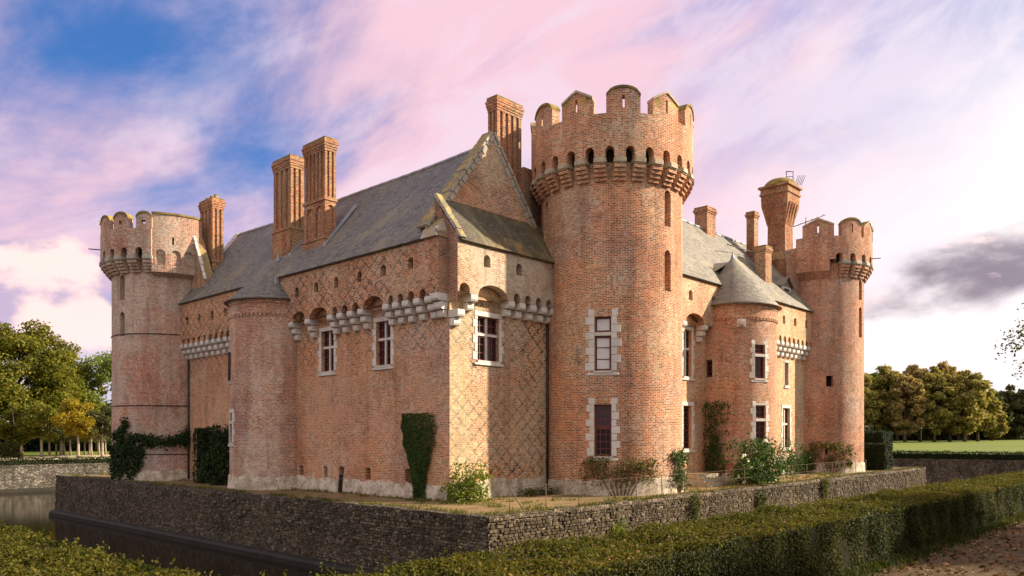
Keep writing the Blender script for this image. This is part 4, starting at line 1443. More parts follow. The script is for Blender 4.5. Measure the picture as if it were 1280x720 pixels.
# chimneys
def plain_chimney(root, u0, u1, v0, v1, zb, zt, cap_mat='brick_chimney'):
    mb = MB()
    cbx(mb, u0, u1, v0, v1, zb, zt - .3)
    ch = mb.build('chimney', 'brick_chimney', root)
    cm = MB()
    cbx(cm, u0 - .04, u1 + .04, v0 - .04, v1 + .04, zt - .3, zt - .2)
    cbx(cm, u0 - .08, u1 + .08, v0 - .08, v1 + .08, zt - .2, zt - .08)
    cbx(cm, u0 - .03, u1 + .03, v0 - .03, v1 + .03, zt - .08, zt)
    cm.build('cap', 'brick_chimney', ch)
    tm = MB()
    cbx(tm, u0 - .04, u1 + .04, v0 - .04, v1 + .04, zt, zt + .06)
    tm.build('moss_cover', cap_mat, ch)
plain_chimney(rw, .95, 1.75, 20.95, 21.95, 13.8, 15.95)
plain_chimney(rw, .0, .5, 24.95, 25.5, 12.2, 16.3)
plain_chimney(rw, -1.2, -.55, 23.95, 24.75, 11.0, 13.85, 'moss_top')
def loft(mb, secs, cu, cv):
    n0 = None
    for (hu, hv, z) in secs:
        n1 = len(mb.v)
        mb.v.extend(W(cu + a * hu, cv + b_ * hv, z) for a, b_ in ((-1, -1), (1, -1), (1, 1), (-1, 1)))
        if n0 is not None:
            for k in range(4):
                k2 = (k + 1) % 4
                mb.face((n0 + k, n0 + k2, n1 + k2, n1 + k))
        n0 = n1
    mb.face((n0, n0 + 1, n0 + 2, n0 + 3))
cu, cv = .25, 29.15
mb = MB()
loft(mb, [(.78, .78, 10.5), (.78, .78, 14.0), (.60, .60, 14.5), (.58, .58, 16.25), (.62, .62, 16.3), (.74, .74, 16.9), (.88, .88, 17.5), (.90, .90, 18.15), (.97, .97, 18.2), (.97, .97, 18.32), (.92, .92, 18.36), (.92, .92, 18.6), (1.04, 1.04, 18.64), (1.04, 1.04, 18.78)], cu, cv)
fc = mb.build('chimney', 'brick_chimney', rw)
fc['label'] = 'tall flared chimney with a mossy domed top'
for k in range(4):      # panels on the base and brackets on the flare
    vv_ = cv - .62 + .413 * k
    mb = MB(); cbx(mb, cu - .84, cu - .76, vv_ - .09, vv_ + .09, 11.2, 13.7); mb.build('pilaster', 'brick_chimney', fc)
    uu_ = cu - .62 + .413 * k
    mb = MB(); cbx(mb, uu_ - .09, uu_ + .09, cv - .84, cv - .76, 11.2, 13.7); mb.build('pilaster', 'brick_chimney', fc)
for k in range(4):
    vv_ = cv - .54 + .36 * k
    mb = MB()
    mb.hexa([W(cu - .64, vv_ - .08, 16.35), W(cu - .5, vv_ - .08, 16.35), W(cu - .5, vv_ + .08, 16.35), W(cu - .64, vv_ + .08, 16.35),
             W(cu - .98, vv_ - .08, 17.6), W(cu - .6, vv_ - .08, 17.6), W(cu - .6, vv_ + .08, 17.6), W(cu - .98, vv_ + .08, 17.6)])
    mb.build('bracket', 'brick_chimney', fc)
mb = MB()
c = W(cu, cv)
n0 = None
for q in range(6):
    a = q / 5 * PI / 2
    n1 = len(mb.v)
    for k in range(24):
        th = 2 * PI * k / 24
        rr_ = 1.03 * math.cos(a) + .02
        mb.v.append(Vector((c.x + rr_ * math.cos(th), c.y + rr_ * math.sin(th), 18.78 + .60 * math.sin(a))))
    if n0 is not None:
        for k in range(24):
            mb.face((n0 + k, n0 + (k + 1) % 24, n1 + (k + 1) % 24, n1 + k), None, 0, True)
    n0 = n1
mb.build('domed_top', 'moss_top', fc)
mb = MB()
p = c + Vector((.55, -.2, 0))
for ddx in (-.22, .22):
    mb.tube([(p.x + ddx, p.y, 19.0), (p.x + ddx, p.y, 19.8)], .028, 5)
mb.tube([(p.x - .24, p.y, 19.78), (p.x + .24, p.y, 19.78)], .028, 5)
mb.tube([(p.x - .24, p.y, 19.45), (p.x + .24, p.y, 19.45)], .02, 5)
for q in range(5):
    mb.tube([(p.x + .35 + .1 * q, p.y, 18.9), (p.x + .5 + .12 * q, p.y - .1, 19.5)], .02, 4)
mb.build('roof_frame', 'iron', fc)
for (zz_, va_, vb_) in ((13.5, 23.0, 26.5), (12.4, 24.0, 26.0)):   # tie rods from slope to chimneys
    mb = MB()
    mb.tube([W(-.6, va_ - 2.6, zz_ - .1), W(.3, vb_, zz_ + .5)], .03, 5)
    mb.build('tie_rod', 'iron', rw)

# ------------------------------------------------------------------ island, moat, outer ground
IU0, IU1, IV0, IV1 = -5.3, 34.0, -3.25, 40.4      # castle island
OU0, OU1, OV0, OV1 = -14.2, 59.2, -15.9, 62.0     # outer edge of the moat
WATER = -2.4
def gz(u, v):
    return .45 * min(1, max(0, (v - 5) / 50)) + .0088 * min(260, max(0, v - 62)) + .0012 * max(0, min(400, u - 59))
def sheet(name, us, vs, zf, mat, noise=0.0):
    mb = MB()
    n = len(us)
    rr = random.Random(len(name))
    for v in vs:
        for u in us:
            mb.v.append(W(u, v, zf(u, v) + rr.uniform(-noise, noise)))
    for j in range(len(vs) - 1):
        for i in range(n - 1):
            q = (j * n + i, j * n + i + 1, (j + 1) * n + i + 1, (j + 1) * n + i)
            mb.face(q, None, 0, True)
    return mb.build(name, mat)
def rng_(a, b_, n):
    return [a + (b_ - a) * i / n for i in range(n + 1)]
structure(sheet('terrace', rng_(IU0 + .2, IU1 - .2, 60), rng_(IV0 + .2, IV1 - .2, 60), terr, 'terrace_soil', .015), 'sandy terrace round the castle')
structure(sheet('water', rng_(OU0 - .5, OU1 + .5, 4), rng_(OV0 - .5, OV1 + .5, 4), lambda u, v: WATER, 'water'), 'still dark moat water')
FAR = 1400
structure(sheet('path', rng_(-120, OU0 - .02, 12), [-300, -150] + rng_(-60, 62, 24), lambda u, v: gz(u, v), 'path_soil'), 'brown earth path strewn with leaves')
structure(sheet('path', [OU0 - .02] + rng_(0, 100, 10) + [400], [-300, -100, -40, -20, OV0 + .02], lambda u, v: gz(u, v), 'path_soil'), 'earth path by the left hedge')
structure(sheet('lawn', [-FAR, -600, -300, -150, -80] + rng_(-50, 150, 20) + [300, 600, FAR], rng_(OV1, 180, 24) + [220, 260, 322, 400, 600, FAR], gz, 'grass_lawn'), 'sunlit lawn beyond the moat')
structure(sheet('drive', rng_(OU1, 97, 8), rng_(OV0, OV1, 12), gz, 'gravel_pale'), 'pale gravel drive beyond the moat')
structure(sheet('lawn', [97, 110, 150, 250, 400, 700, FAR], [OV0] + rng_(-10, 62, 8), gz, 'grass_lawn'), 'grass under the left trees')
structure(sheet('lawn', [59.2, 92, 150, 400, FAR], [-FAR, -300, -100, -50, OV0], gz, 'grass_lawn'), 'grass beyond the left hedge')

def moat_wall(root, fn, s0, s1, z0, zt, mat, ledge=True, thick=.5, seed=0, stones=None):
    """rubble face with an uneven surface, a rough top and a footing just above the water"""
    rr = random.Random(seed)
    L = abs(s1 - s0)
    n = max(4, int(L / .55))
    m_ = 7
    mb = MB()
    base = len(mb.v)
    for j in range(m_ + 1):
        for i in range(n + 1):
            s = s0 + (s1 - s0) * i / n
            zt_ = zt(s)
            q = j / m_
            z = z0 + (zt_ - z0) * q
            off = .10 * (1 - q) + rr.uniform(-.022, .022)
            if j == m_:
                z += rr.uniform(-.03, .03)
            mb.v.append(Vector(fn(s, z, -off)))
    uvs = lambda i, j: (s0 + (s1 - s0) * i / n, z0 + (zt(s0) - z0) * j / m_)
    for j in range(m_):
        for i in range(n):
            q = [(i, j), (i + 1, j), (i + 1, j + 1), (i, j + 1)]
            mb.face([base + a + b_ * (n + 1) for a, b_ in q], [uvs(a, b_) for a, b_ in q], 0, True)
    wf = mb.build('wall_face', mat, root)
    if stones:
        sb = MB()
        zr = z0 + .3
        top = max(zt(s0), zt(s1))
        while zr < top - .05:
            rh_ = rr.uniform(.075, .13)
            s = min(s0, s1) + rr.uniform(0, .1)
            while s < max(s0, s1) - .08:
                l_ = rr.uniform(.09, .27)
                if zr + rh_ < zt(s) - .06 and rr.random() < .86:
                    pr = .07 * (1 - (zr - z0) / (top - z0)) + rr.uniform(.02, .05)
                    j_ = lambda k=.014: rr.uniform(-k, k)
                    g_ = .009
                    B_ = [(s + g_ + j_(), zr + g_ + j_()), (s + l_ - g_ + j_(), zr + g_ + j_()), (s + l_ - g_ + j_(), zr + rh_ - g_ + j_()), (s + g_ + j_(), zr + rh_ - g_ + j_())]
                    cs, cz = s + l_ / 2, zr + rh_ / 2
                    F_ = [(cs + (a - cs) * .84, cz + (b_ - cz) * .78) for a, b_ in B_]
                    bp = [fn(a, b_, -pr + .10) for a, b_ in B_]
                    fp = [fn(a, b_, -pr - rr.uniform(0, .018)) for a, b_ in F_]
                    sb.poly(fp)
                    for k in range(4):
                        k2 = (k + 1) % 4
                        sb.poly([bp[k], bp[k2], fp[k2], fp[k]])
                s += l_
            zr += rh_
        n0v = len(sb.v)
        me = sb.mesh('stones', stones, world_loc(root))
        bm = bmesh.new()
        bm.from_mesh(me)
        bmesh.ops.remove_doubles(bm, verts=bm.verts, dist=1e-5)
        bm.to_mesh(me)
        bm.free()
        so = link('stones', me, root)
        so['kind'] = 'stuff'
    cb = MB()
    s = min(s0, s1)
    e = max(s0, s1)
    while s < e - .05:
        l_ = min(rr.uniform(.45, .95), e - s)
        z_ = zt(s) + rr.uniform(-.03, .02)
        cb.hexa([fn(s + .01, z_ - .12, -.05), fn(s + l_ - .01, z_ - .12, -.05), fn(s + l_ - .01, z_ - .12, thick), fn(s + .01, z_ - .12, thick),
                 fn(s + .01, z_ + .02, -.05 + rr.uniform(-.02, .02)), fn(s + l_ - .01, z_ + .02, -.05 + rr.uniform(-.02, .02)), fn(s + l_ - .01, z_ + .02, thick), fn(s + .01, z_ + .02, thick)])
        s += l_
    co = cb.build('coping', mat, root)
    co['kind'] = 'stuff'
    if ledge:
        lb = MB()
        a, b_ = min(s0, s1), max(s0, s1)
        k = int((b_ - a) / 1.2)
        prof = [(-.42, WATER - .3), (-.42, WATER + .20), (-.32, WATER + .30), (-.08, WATER + .36)]
        for i in range(k):
            sa, sb_ = a + (b_ - a) * i / k, a + (b_ - a) * (i + 1) / k
            for (d0, za), (d1, zb) in zip(prof[:-1], prof[1:]):
                lb.poly([fn(sa, za, d0), fn(sb_, za, d0), fn(sb_, zb, d1), fn(sa, zb, d1)])
        lb.build('footing', 'mud_stone', root)
stone_mat('mud_stone', (.030, .026, .018), (.02, .018, .012), .7, 1.5, 0, .5, (.03, .028, .02))
def moat_stone(name, stops):
    mt, t, b = principled(name, .92, .15)
    g = geo(t)
    col = t.ramp(g.outputs['Random Per Island'], stops)
    pos = g.outputs['Position']
    n = t.noise(pos, .5, 6, .68)
    col = t.mix(t.m('MULTIPLY', t.smooth(n, .45, .62), .7), col, t.mix(1.0, col, (.42, .42, .38, 1), 'MULTIPLY'))
    n2 = t.noise(pos, 9, 5, .65)
    col = t.mix(t.m('MULTIPLY', t.smooth(n2, .5, .66), .5), col, (.05, .045, .03, 1))
    t.put(b.inputs['Base Color'], col)
    t.put(b.inputs['Normal'], t.bump(n2, .6, .02))
moat_stone('stone_moat', [(0, (.06, .047, .033)), (.4, (.105, .082, .056)), (.75, (.145, .115, .08)), (.95, (.22, .18, .13)), (1, (.15, .085, .05))])
moat_stone('stone_moat_warm', [(0, (.055, .042, .026)), (.4, (.082, .062, .038)), (.75, (.11, .083, .052)), (.95, (.16, .125, .08)), (1, (.12, .07, .04))])
m1 = thing('moat_wall', 'long dark rubble moat wall below the shaded left front', 'wall', W(18, IV0, WATER))
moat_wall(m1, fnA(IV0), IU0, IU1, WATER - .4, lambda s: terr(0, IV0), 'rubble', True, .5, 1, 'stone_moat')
m2 = thing('moat_wall', 'rubble moat wall running right below the sunlit tower', 'wall', W(IU0, 18, WATER))
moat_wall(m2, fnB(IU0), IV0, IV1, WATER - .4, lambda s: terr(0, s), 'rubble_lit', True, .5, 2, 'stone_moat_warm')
m3 = thing('moat_wall', 'short end of the castle moat wall at the far left corner', 'wall', W(IU1, 18, WATER))
moat_wall(m3, lambda s, z, d: W(IU1 - d, s, z), IV0, IV1, WATER - .4, lambda s: terr(0, s), 'rubble', True, .5, 3)
m4 = thing('moat_wall', 'end of the castle moat wall by the far right corner', 'wall', W(18, IV1, WATER))
moat_wall(m4, lambda s, z, d: W(s, IV1 - d, z), IU0, IU1, WATER - .4, lambda s: terr(0, IV1), 'rubble', True, .5, 4)
m5 = thing('moat_wall', 'pale outer moat wall across the water on the left', 'wall', W(OU1, 10, WATER))
moat_wall(m5, lambda s, z, d: W(OU1 + d, s, z), OV0, OV1, WATER - .4, lambda s: gz(OU1, s) + .06, 'rubble_pale', True, .5, 5)
m6 = thing('moat_wall', 'brown outer moat wall across the water on the right', 'wall', W(5, OV1, WATER))
moat_wall(m6, lambda s, z, d: W(s, OV1 + d, z), OU0, OU1, WATER - .4, lambda s: gz(s, OV1) + .06, 'rubble_lit', False, .5, 6)
m7 = thing('moat_wall', 'near outer moat wall hidden behind the right foreground hedge', 'wall', W(OU0, 20, WATER))
moat_wall(m7, lambda s, z, d: W(OU0 - d, s, z), OV0, OV1, WATER - .4, lambda s: gz(OU0, s) + .03, 'rubble', False, .4, 7)
m8 = thing('moat_wall', 'near outer moat wall hidden behind the left foreground hedge', 'wall', W(20, OV0, WATER))
moat_wall(m8, lambda s, z, d: W(s, OV0 - d, z), OU0, OU1, WATER - .4, lambda s: gz(s, OV0) + .03, 'rubble', False, .4, 8)

# ------------------------------------------------------------------ leaves
def leaf_mesh(name, P, N, size, mat, aspect=.6, spread=.8, seed=0, jitter=.35):
    r_ = np.random.default_rng(seed)
    n = len(P)
    P = np.asarray(P, dtype=np.float64)
    if N is None:
        N = r_.normal(size=(n, 3))
    else:
        N = np.asarray(N, dtype=np.float64) + r_.normal(size=(n, 3)) * spread
    N /= np.linalg.norm(N, axis=1, keepdims=True) + 1e-9
    T = np.cross(N, r_.normal(size=(n, 3)))
    T /= np.linalg.norm(T, axis=1, keepdims=True) + 1e-9
    B = np.cross(N, T)
    s = (size * (1 + jitter * r_.uniform(-1, 1, n)))[:, None] * .5
    fold = N * s * .25
    V = np.empty((n, 4, 3))
    V[:, 0] = P - T * s
    V[:, 1] = P + B * s * aspect + fold - T * s * .1
    V[:, 2] = P + T * s
    V[:, 3] = P - B * s * aspect + fold - T * s * .1
    me = bpy.data.meshes.new(name)
    me.vertices.add(n * 4)
    me.vertices.foreach_set('co', V.reshape(-1))
    me.loops.add(n * 4)
    me.loops.foreach_set('vertex_index', np.arange(n * 4, dtype=np.int32))
    me.polygons.add(n)
    me.polygons.foreach_set('loop_start', np.arange(0, n * 4, 4, dtype=np.int32))
    me.polygons.foreach_set('loop_total', np.full(n, 4, dtype=np.int32))
    me.materials.append(MATS[mat])
    me.update()
    me.validate()
    return me
def wpts(u, v, z):
    return np.stack([CX + u * UX + v * VX, CY + u * UY + v * VY, z], 1)
def wdir(du, dv, dz):
    return np.stack([du * UX + dv * VX, du * UY + dv * VY, dz], 1)

def hedge(label, name, u0, u1, v0, v1, z0, z1, dens, size, mat, mat_top, group=None, seed=0, faces='tsb', near=None, core='leaf_box', lump=.06, zf=None):
    """clipped hedge: leafy shell on a twiggy body"""
    r_ = np.random.default_rng(seed)
    root = thing(name, label, 'hedge', W((u0 + u1) / 2, (v0 + v1) / 2, z0), group)
    ins = size * .9
    mb = MB()
    nu, nv = max(1, int((u1 - u0) / 4)), max(1, int((v1 - v0) / 4))
    mb.box(u0 + ins, u1 - ins, v0 + ins, v1 - ins, z0 - .1, z1 - ins, 0, lambda x, y, z: W(x, y, z))
    mb.build('core', 'hedge_core', root)
    P, N, Pt, Nt = [], [], [], []
    org = np.array(root.location)
    def lumps(a, b_):
        return lump * (np.sin(a * 2.1 + seed) * np.sin(b_ * 2.7 + 1.3) + .6 * np.sin(a * 5.3 + b_ * 1.7) + .5 * np.sin(b_ * 6.1 + a * .9))
    def dens_at(a):
        return dens if near is None else np.maximum(near[1], dens * np.clip(1 - (a - near[0]) / near[2], 0, 1))
    def add(face):
        if face == 't':
            A = (u1 - u0) * (v1 - v0)
            n = int(A * dens)
            u = r_.uniform(u0, u1, n); v = r_.uniform(v0, v1, n)
            z = z1 + lumps(u, v) + r_.normal(size=n) * size * .45
            Pt.append(wpts(u, v, z)); Nt.append(np.tile([0, 0, 1.0], (n, 1)))
        else:
            ax = 'v' if face in 'uU' else 'u'
            L = (v1 - v0) if ax == 'v' else (u1 - u0)
            n = int(L * (z1 - z0) * dens)
            z = r_.uniform(z0, z1 + .03, n)
            if ax == 'v':
                v = r_.uniform(v0, v1, n)
                fx, sg = (u0, -1.0) if face == 'u' else (u1, 1.0)
                u = fx + sg * (lumps(v, z) + r_.normal(size=n) * size * .45)
                P.append(wpts(u, v, z)); N.append(np.tile(wdir(np.array([sg]), np.array([0.0]), np.array([.25])), (n, 1)))
            else:
                u = r_.uniform(u0, u1, n)
                fx, sg = (v0, -1.0) if face == 'v' else (v1, 1.0)
                v = fx + sg * (lumps(u, z) + r_.normal(size=n) * size * .45)
                P.append(wpts(u, v, z)); N.append(np.tile(wdir(np.array([0.0]), np.array([sg]), np.array([.25])), (n, 1)))
    for f in faces:
        add(f)
    if P:
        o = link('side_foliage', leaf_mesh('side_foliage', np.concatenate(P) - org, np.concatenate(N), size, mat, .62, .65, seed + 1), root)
        o['kind'] = 'stuff'
    if Pt:
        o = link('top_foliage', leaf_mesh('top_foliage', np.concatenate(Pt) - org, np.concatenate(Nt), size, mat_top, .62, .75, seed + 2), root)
        o['kind'] = 'stuff'
    return root
simple_mat('hedge_core', (.022, .02, .010), .95, .05, 0, 8, .5)
# foreground hedges on the outer bank
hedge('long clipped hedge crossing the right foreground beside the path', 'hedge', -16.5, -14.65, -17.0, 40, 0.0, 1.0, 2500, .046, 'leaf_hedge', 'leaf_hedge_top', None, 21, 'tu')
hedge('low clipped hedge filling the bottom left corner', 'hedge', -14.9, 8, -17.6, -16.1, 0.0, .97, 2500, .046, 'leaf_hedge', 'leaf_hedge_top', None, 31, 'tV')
# hedges beyond the moat
hedge('dark low hedge on top of the brown outer moat wall at right', 'hedge', -40, 40, 62.7, 63.9, .4, 1.15, 160, .13, 'leaf_box', 'leaf_box', None, 41, 'tvu')
hedge('dark low hedge on top of the pale outer moat wall at left', 'hedge', 60.2, 61.2, -15, 50, 0.0, .60, 160, .13, 'leaf_box', 'leaf_box', None, 43, 'tuv')
hedge('clipped green hedge block under the left trees by the gravel', 'hedge', 90, 93, -14, 9.6, .1, 1.8, 60, .25, 'leaf_hedge', 'leaf_hedge', None, 45, 'tuv')
hedge('dark clipped yew block on the terrace behind the far right tower', 'topiary', -4.1, -2.4, 35.3, 37.2, .4, 2.9, 500, .10, 'leaf_box', 'leaf_box', None, 47, 'tuvUV', lump=.03)
hedge('lower dark yew step in front of the tall yew block', 'topiary', -4.7, -3.2, 33.9, 35.2, .4, 2.1, 500, .10, 'leaf_box', 'leaf_box', None, 49, 'tuvUV', lump=.03)
hedge('narrow dark yew column against the wall left of the stair turret', 'topiary', 17.9, 19.0, -1.1, -.15, .1, 3.0, 380, .12, 'leaf_ivy', 'leaf_ivy', None, 51, 'tuv', lump=.08)

# ------------------------------------------------------------------ trees
def tree_meshes(h, cr, cz0, nl, size, seed, branchy=.5, trunk_r=.28, lobes=26, flat=1.0):
    """returns (trunk MB builder, leaf points, normals) around the origin"""
    rr = random.Random(seed)
    r_ = np.random.default_rng(seed)
    mb = MB()
    lean = (rr.uniform(-.3, .3), rr.uniform(-.3, .3))
    tp = lambda q: Vector((lean[0] * q * q, lean[1] * q * q, h * .82 * q))
    mb.tube([tp(q) for q in (0, .08, .25, .5, .75, 1.0)], [trunk_r * 1.45, trunk_r, trunk_r * .85, trunk_r * .6, trunk_r * .33, .03], 8)
    cen = (cz0 + h) / 2
    hz = (h - cz0) / 2
    cl = []
    tries = 0
    while len(cl) < lobes and tries < 4000:
        tries += 1
        d = Vector((rr.gauss(0, 1), rr.gauss(0, 1), rr.gauss(0, 1)))
        d.normalize()
        k = rr.uniform(.45, .92)
        p = Vector((d.x * cr * k, d.y * cr * k, cen + d.z * hz * k * flat))
        # egg shape: broader low
        q = (p.z - cz0) / (h - cz0)
        wmax = math.sin(min(1, max(.02, q * .82 + .18)) * PI) ** .6
        if math.hypot(p.x, p.y) > cr * wmax * .95:
            continue
        cl.append((p, cr * rr.uniform(.20, .36) * (30 / lobes) ** .33))
    for p, _ in cl[: int(lobes * .6)]:
        q = max(.15, min(.9, (p.z - cr * .35) / (h * .82)))
        a = tp(q)
        mid = a.lerp(p, .55) + Vector((0, 0, .12 * (p - a).length))
        rb = trunk_r * .42 * (1 - q * .5)
        mb.tube([a, mid, p], [rb, rb * .55, .02], 5)
    w = np.array([rad ** 2 for _, rad in cl])
    idx = r_.choice(len(cl), nl, p=w / w.sum())
    C_ = np.array([tuple(p) for p, _ in cl])[idx]
    Rd = np.array([rad for _, rad in cl])[idx]
    D = r_.normal(size=(nl, 3))
    D /= np.linalg.norm(D, axis=1, keepdims=True)
    k = r_.uniform(.25, 1.0, nl) ** .5
    k *= 1 + .18 * r_.normal(size=nl)
    P = C_ + D * (Rd * k)[:, None] * np.array([1.1, 1.1, .8])
    N = D * .6 + np.array([0, 0, .7])
    return mb, P, N
def tree(name, label, loc, h, cr, cz0, nl, size, mat, seed, group=None, trunk_r=.28, bark='bark', lobes=26, cat='tree'):
    root = thing(name, label, cat, loc, group)
    mb, P, N = tree_meshes(h, cr, cz0, nl, size, seed, trunk_r=trunk_r, lobes=lobes)
    link('trunk', mb.mesh('trunk', bark), root)
    link('crown', leaf_mesh('crown', P, N, size, mat, .7, .8, seed), root)
    return root
def copy_tree(src, loc, rz, sc, label, mat=None):
    r2 = src.copy()
    COL.objects.link(r2)
    r2.location = loc
    r2.rotation_euler = (0, 0, rz)
    r2.scale = sc
    r2['label'] = label
    for ch in src.children:
        c = ch.copy()
        COL.objects.link(c)
        c.parent = r2
    return r2
def px(pxl, depth):
    return (pxl - 640) / 978 * depth
def gw(x, y):
    a, b_ = x - CX, y - CY
    return gz(a * UX + b_ * UY, a * VX + b_ * VY)
# left park trees
def at(p, d):
    x = px(p, d)
    return (x, d, gw(x, d) - .05)
tree('broadleaf_tree', 'big green broadleaf tree at the left edge of the picture', at(24, 116), 20.5, 8.6, 3.0, 34000, .46, 'leaf_tree', 101, 'park trees left of the castle', .45, lobes=110)
tree('broadleaf_tree', 'paler green tree between the big left tree and the far left tower', at(122, 132), 18.0, 6.2, 3.0, 14000, .45, 'leaf_tree_pale', 103, 'park trees left of the castle', .35, lobes=32)
tree('broadleaf_tree', 'green tree half hidden behind the big left tree', at(78, 128), 15.8, 6.0, 2.5, 14000, .42, 'leaf_tree', 105, 'park trees left of the castle', .35, lobes=30)
tree('broadleaf_tree', 'tall tree cut off by the left edge behind the big tree', at(-40, 125), 20.0, 7.0, 3.0, 9000, .5, 'leaf_tree_pale', 107, 'park trees left of the castle', .4, lobes=30)
lind = [(98, 100, 7.7, 2.95, 'leaf_autumn', 'round clipped lime tree turning orange, brightest of the row'),
        (52, 101, 7.3, 2.7, 'leaf_tree', 'clipped green lime tree just left of the orange one'),
        (128, 102, 6.9, 2.4, 'leaf_dark', 'clipped lime tree nearest the far left tower'),
        (20, 102, 7.2, 2.7, 'leaf_tree', 'clipped green lime tree at the left end of the row'),
        (76, 108, 6.9, 2.4, 'leaf_dark', 'darker clipped lime tree behind, left of the orange one'),
        (112, 110, 6.9, 2.4, 'leaf_dark', 'darker clipped lime tree behind, right of the orange one')]
for i, (p, d, h, cr, m_, lab) in enumerate(lind):
    tree('lime_tree', lab, at(p, d), h, cr, 1.9, 9000, .26, m_, 120 + i, 'clipped lime trees by the gravel drive', .17, 'bark_pale', 30)
for i in range(9):
    p, d = 62 + i * 8.8, 106.5 + (i % 3) * 2.4
    ords = ['first', 'second', 'third', 'fourth', 'fifth', 'sixth', 'seventh', 'eighth', 'ninth']
    root = thing('young_lime_tree', ords[i] + ' pale slim trunk from the left in the row under the limes', 'tree', at(p, d), 'pale slim trunks under the limes')
    mb = MB()
    x = random.uniform(-.1, .1)
    mb.tube([(0, 0, 0), (x, 0, 1.1), (x * .5, 0, 2.6), (x, .1, 3.6)], [.15, .12, .10, .03], 7)
    link('trunk', mb.mesh('trunk', 'bark_pale'), root)
    r_ = np.random.default_rng(300 + i)
    P = r_.normal(size=(1500, 3)) * np.array([.75, .75, .55]) + np.array([0, 0, 3.2])
    link('crown', leaf_mesh('crown', P, None, .24, 'leaf_dark'), root)
# right wood
r0 = np.random.default_rng(5)
wood_protos = []
spec = [(1072, 196, 19.0, 5.6, 'leaf_wood', 0), (1093, 205, 20.0, 6.0, 'leaf_tree_pale', 1), (1112, 198, 20.6, 5.2, 'leaf_wood', 0), (1131, 192, 18.5, 4.8, 'leaf_wood_brown', 2),
        (1150, 203, 21.5, 5.8, 'leaf_wood_brown', 3), (1168, 194, 19.5, 5.2, 'leaf_wood', 1), (1187, 200, 21.0, 6.0, 'leaf_wood_brown', 2), (1206, 193, 19.0, 5.6, 'leaf_wood', 0),
        (1222, 199, 16.5, 5.0, 'leaf_wood', 3), (1122, 222, 21.0, 6.0, 'leaf_dark', 1), (1160, 224, 21.5, 6.0, 'leaf_dark', 2), (1198, 222, 20.5, 6.0, 'leaf_dark', 0), (1238, 226, 15.0, 5.0, 'leaf_dark', 3),
        (1254, 232, 16.0, 5.2, 'leaf_dark', 1), (1271, 228, 17.0, 5.6, 'leaf_dark', 0), (1290, 236, 18.0, 6.0, 'leaf_dark', 2), (1240, 214, 11.0, 4.0, 'leaf_wood', 3)]
ordw = ['first', 'second', 'third', 'fourth', 'fifth', 'sixth', 'seventh', 'eighth', 'ninth']
for i, (p, d, h, cr, m_, sd_) in enumerate(spec):
    if i < 9:
        lab = ordw[i] + ' tree from the far right tower along the front of the wood'
    elif i < 13:
        lab = ['first', 'second', 'third', 'fourth'][i - 9] + ' dark tree from the left in the back row of the wood'
    else:
        lab = ['dark distant tree just right of the wood', 'dark distant tree near the right edge above the lawn', 'dark distant tree cut by the right edge', 'low tree closing the right end of the wood'][i - 13]
    x, y, z = at(p, d)
    tree('wood_tree', lab, (x, y, z), h, cr, 1.3 if i < 9 else .2, 15000, .70, m_, 200 + i, 'trees of the right-hand wood', .34, 'bark', 95)
n = 26000
pxs = r0.uniform(1060, 1300, n)
dd = r0.uniform(228, 246, n)
xx = (pxs - 640) / 978 * dd
hh = np.abs(r0.normal(size=n)) * 2.6
P = np.stack([xx, dd, 1.4 + np.minimum(hh, 7)], 1)
o = link('undergrowth', leaf_mesh('undergrowth', P, None, .9, 'leaf_dark', .7, .8, 9))
o['kind'] = 'stuff'
o['label'] = 'dark undergrowth behind the trunks of the right-hand wood'
n = 16000
dd = r0.uniform(136, 150, n)
xx = (r0.uniform(-60, 215, n) - 640) / 978 * dd
P = np.stack([xx, dd, .2 + np.minimum(np.abs(r0.normal(size=n)) * 3.2, 9)], 1)
o = link('undergrowth', leaf_mesh('undergrowth', P, None, .75, 'leaf_box', .7, .8, 10))  # dark leaves added to stand for the shade beneath the left trees
o['kind'] = 'stuff'
o['label'] = 'dark leaf mass added as shade behind the limes on the left'
# half-bare tree whose twigs enter at the right edge
tree('sparse_tree', 'thin-leaved tree whose twigs reach in at the right edge', (42.9, 60, .5), 15.5, 4.9, 5.6, 2600, .26, 'leaf_dark', 260, None, .22, 'bark', 40)
# trees of the avenue to the right, outside the picture, that shade the near bank
for i, (x, y, h, cr) in enumerate([(27, 6, 14, 5.2), (31, 13, 15, 5.4), (35, 20.5, 15.5, 5.2), (24, -4, 14, 5.2), (42, 10, 17, 6)]):
    tree('avenue_tree', ['avenue tree right of the path, nearest the hedge', 'avenue tree right of the path, second along', 'avenue tree right of the path, farthest along', 'avenue tree right of the path, behind the viewer', 'avenue tree right of the path, in the outer row'][i],
         (x, y, 0), h, cr, 1.2, 17000, .55, 'leaf_wood', 270 + i, 'avenue trees outside the picture', .3, 'bark', 34)

# ------------------------------------------------------------------ climbers and shrubs on the terrace
def plant(name, label, loc, P, N, size, mat, stems=None, cat='shrub', seed=0, aspect=.62):
    root = thing(name, label, cat, loc)
    if stems:
        mb = MB()
        for pts, rad in stems:
            mb.tube(pts, rad, 5)
        mb.build('stem', 'stem', root)
    P = np.asarray(P)
    link('foliage', leaf_mesh('foliage', P - np.array(tuple(loc)), N, size, mat, aspect, .7, seed), root)
    return root
r_ = np.random.default_rng(77)
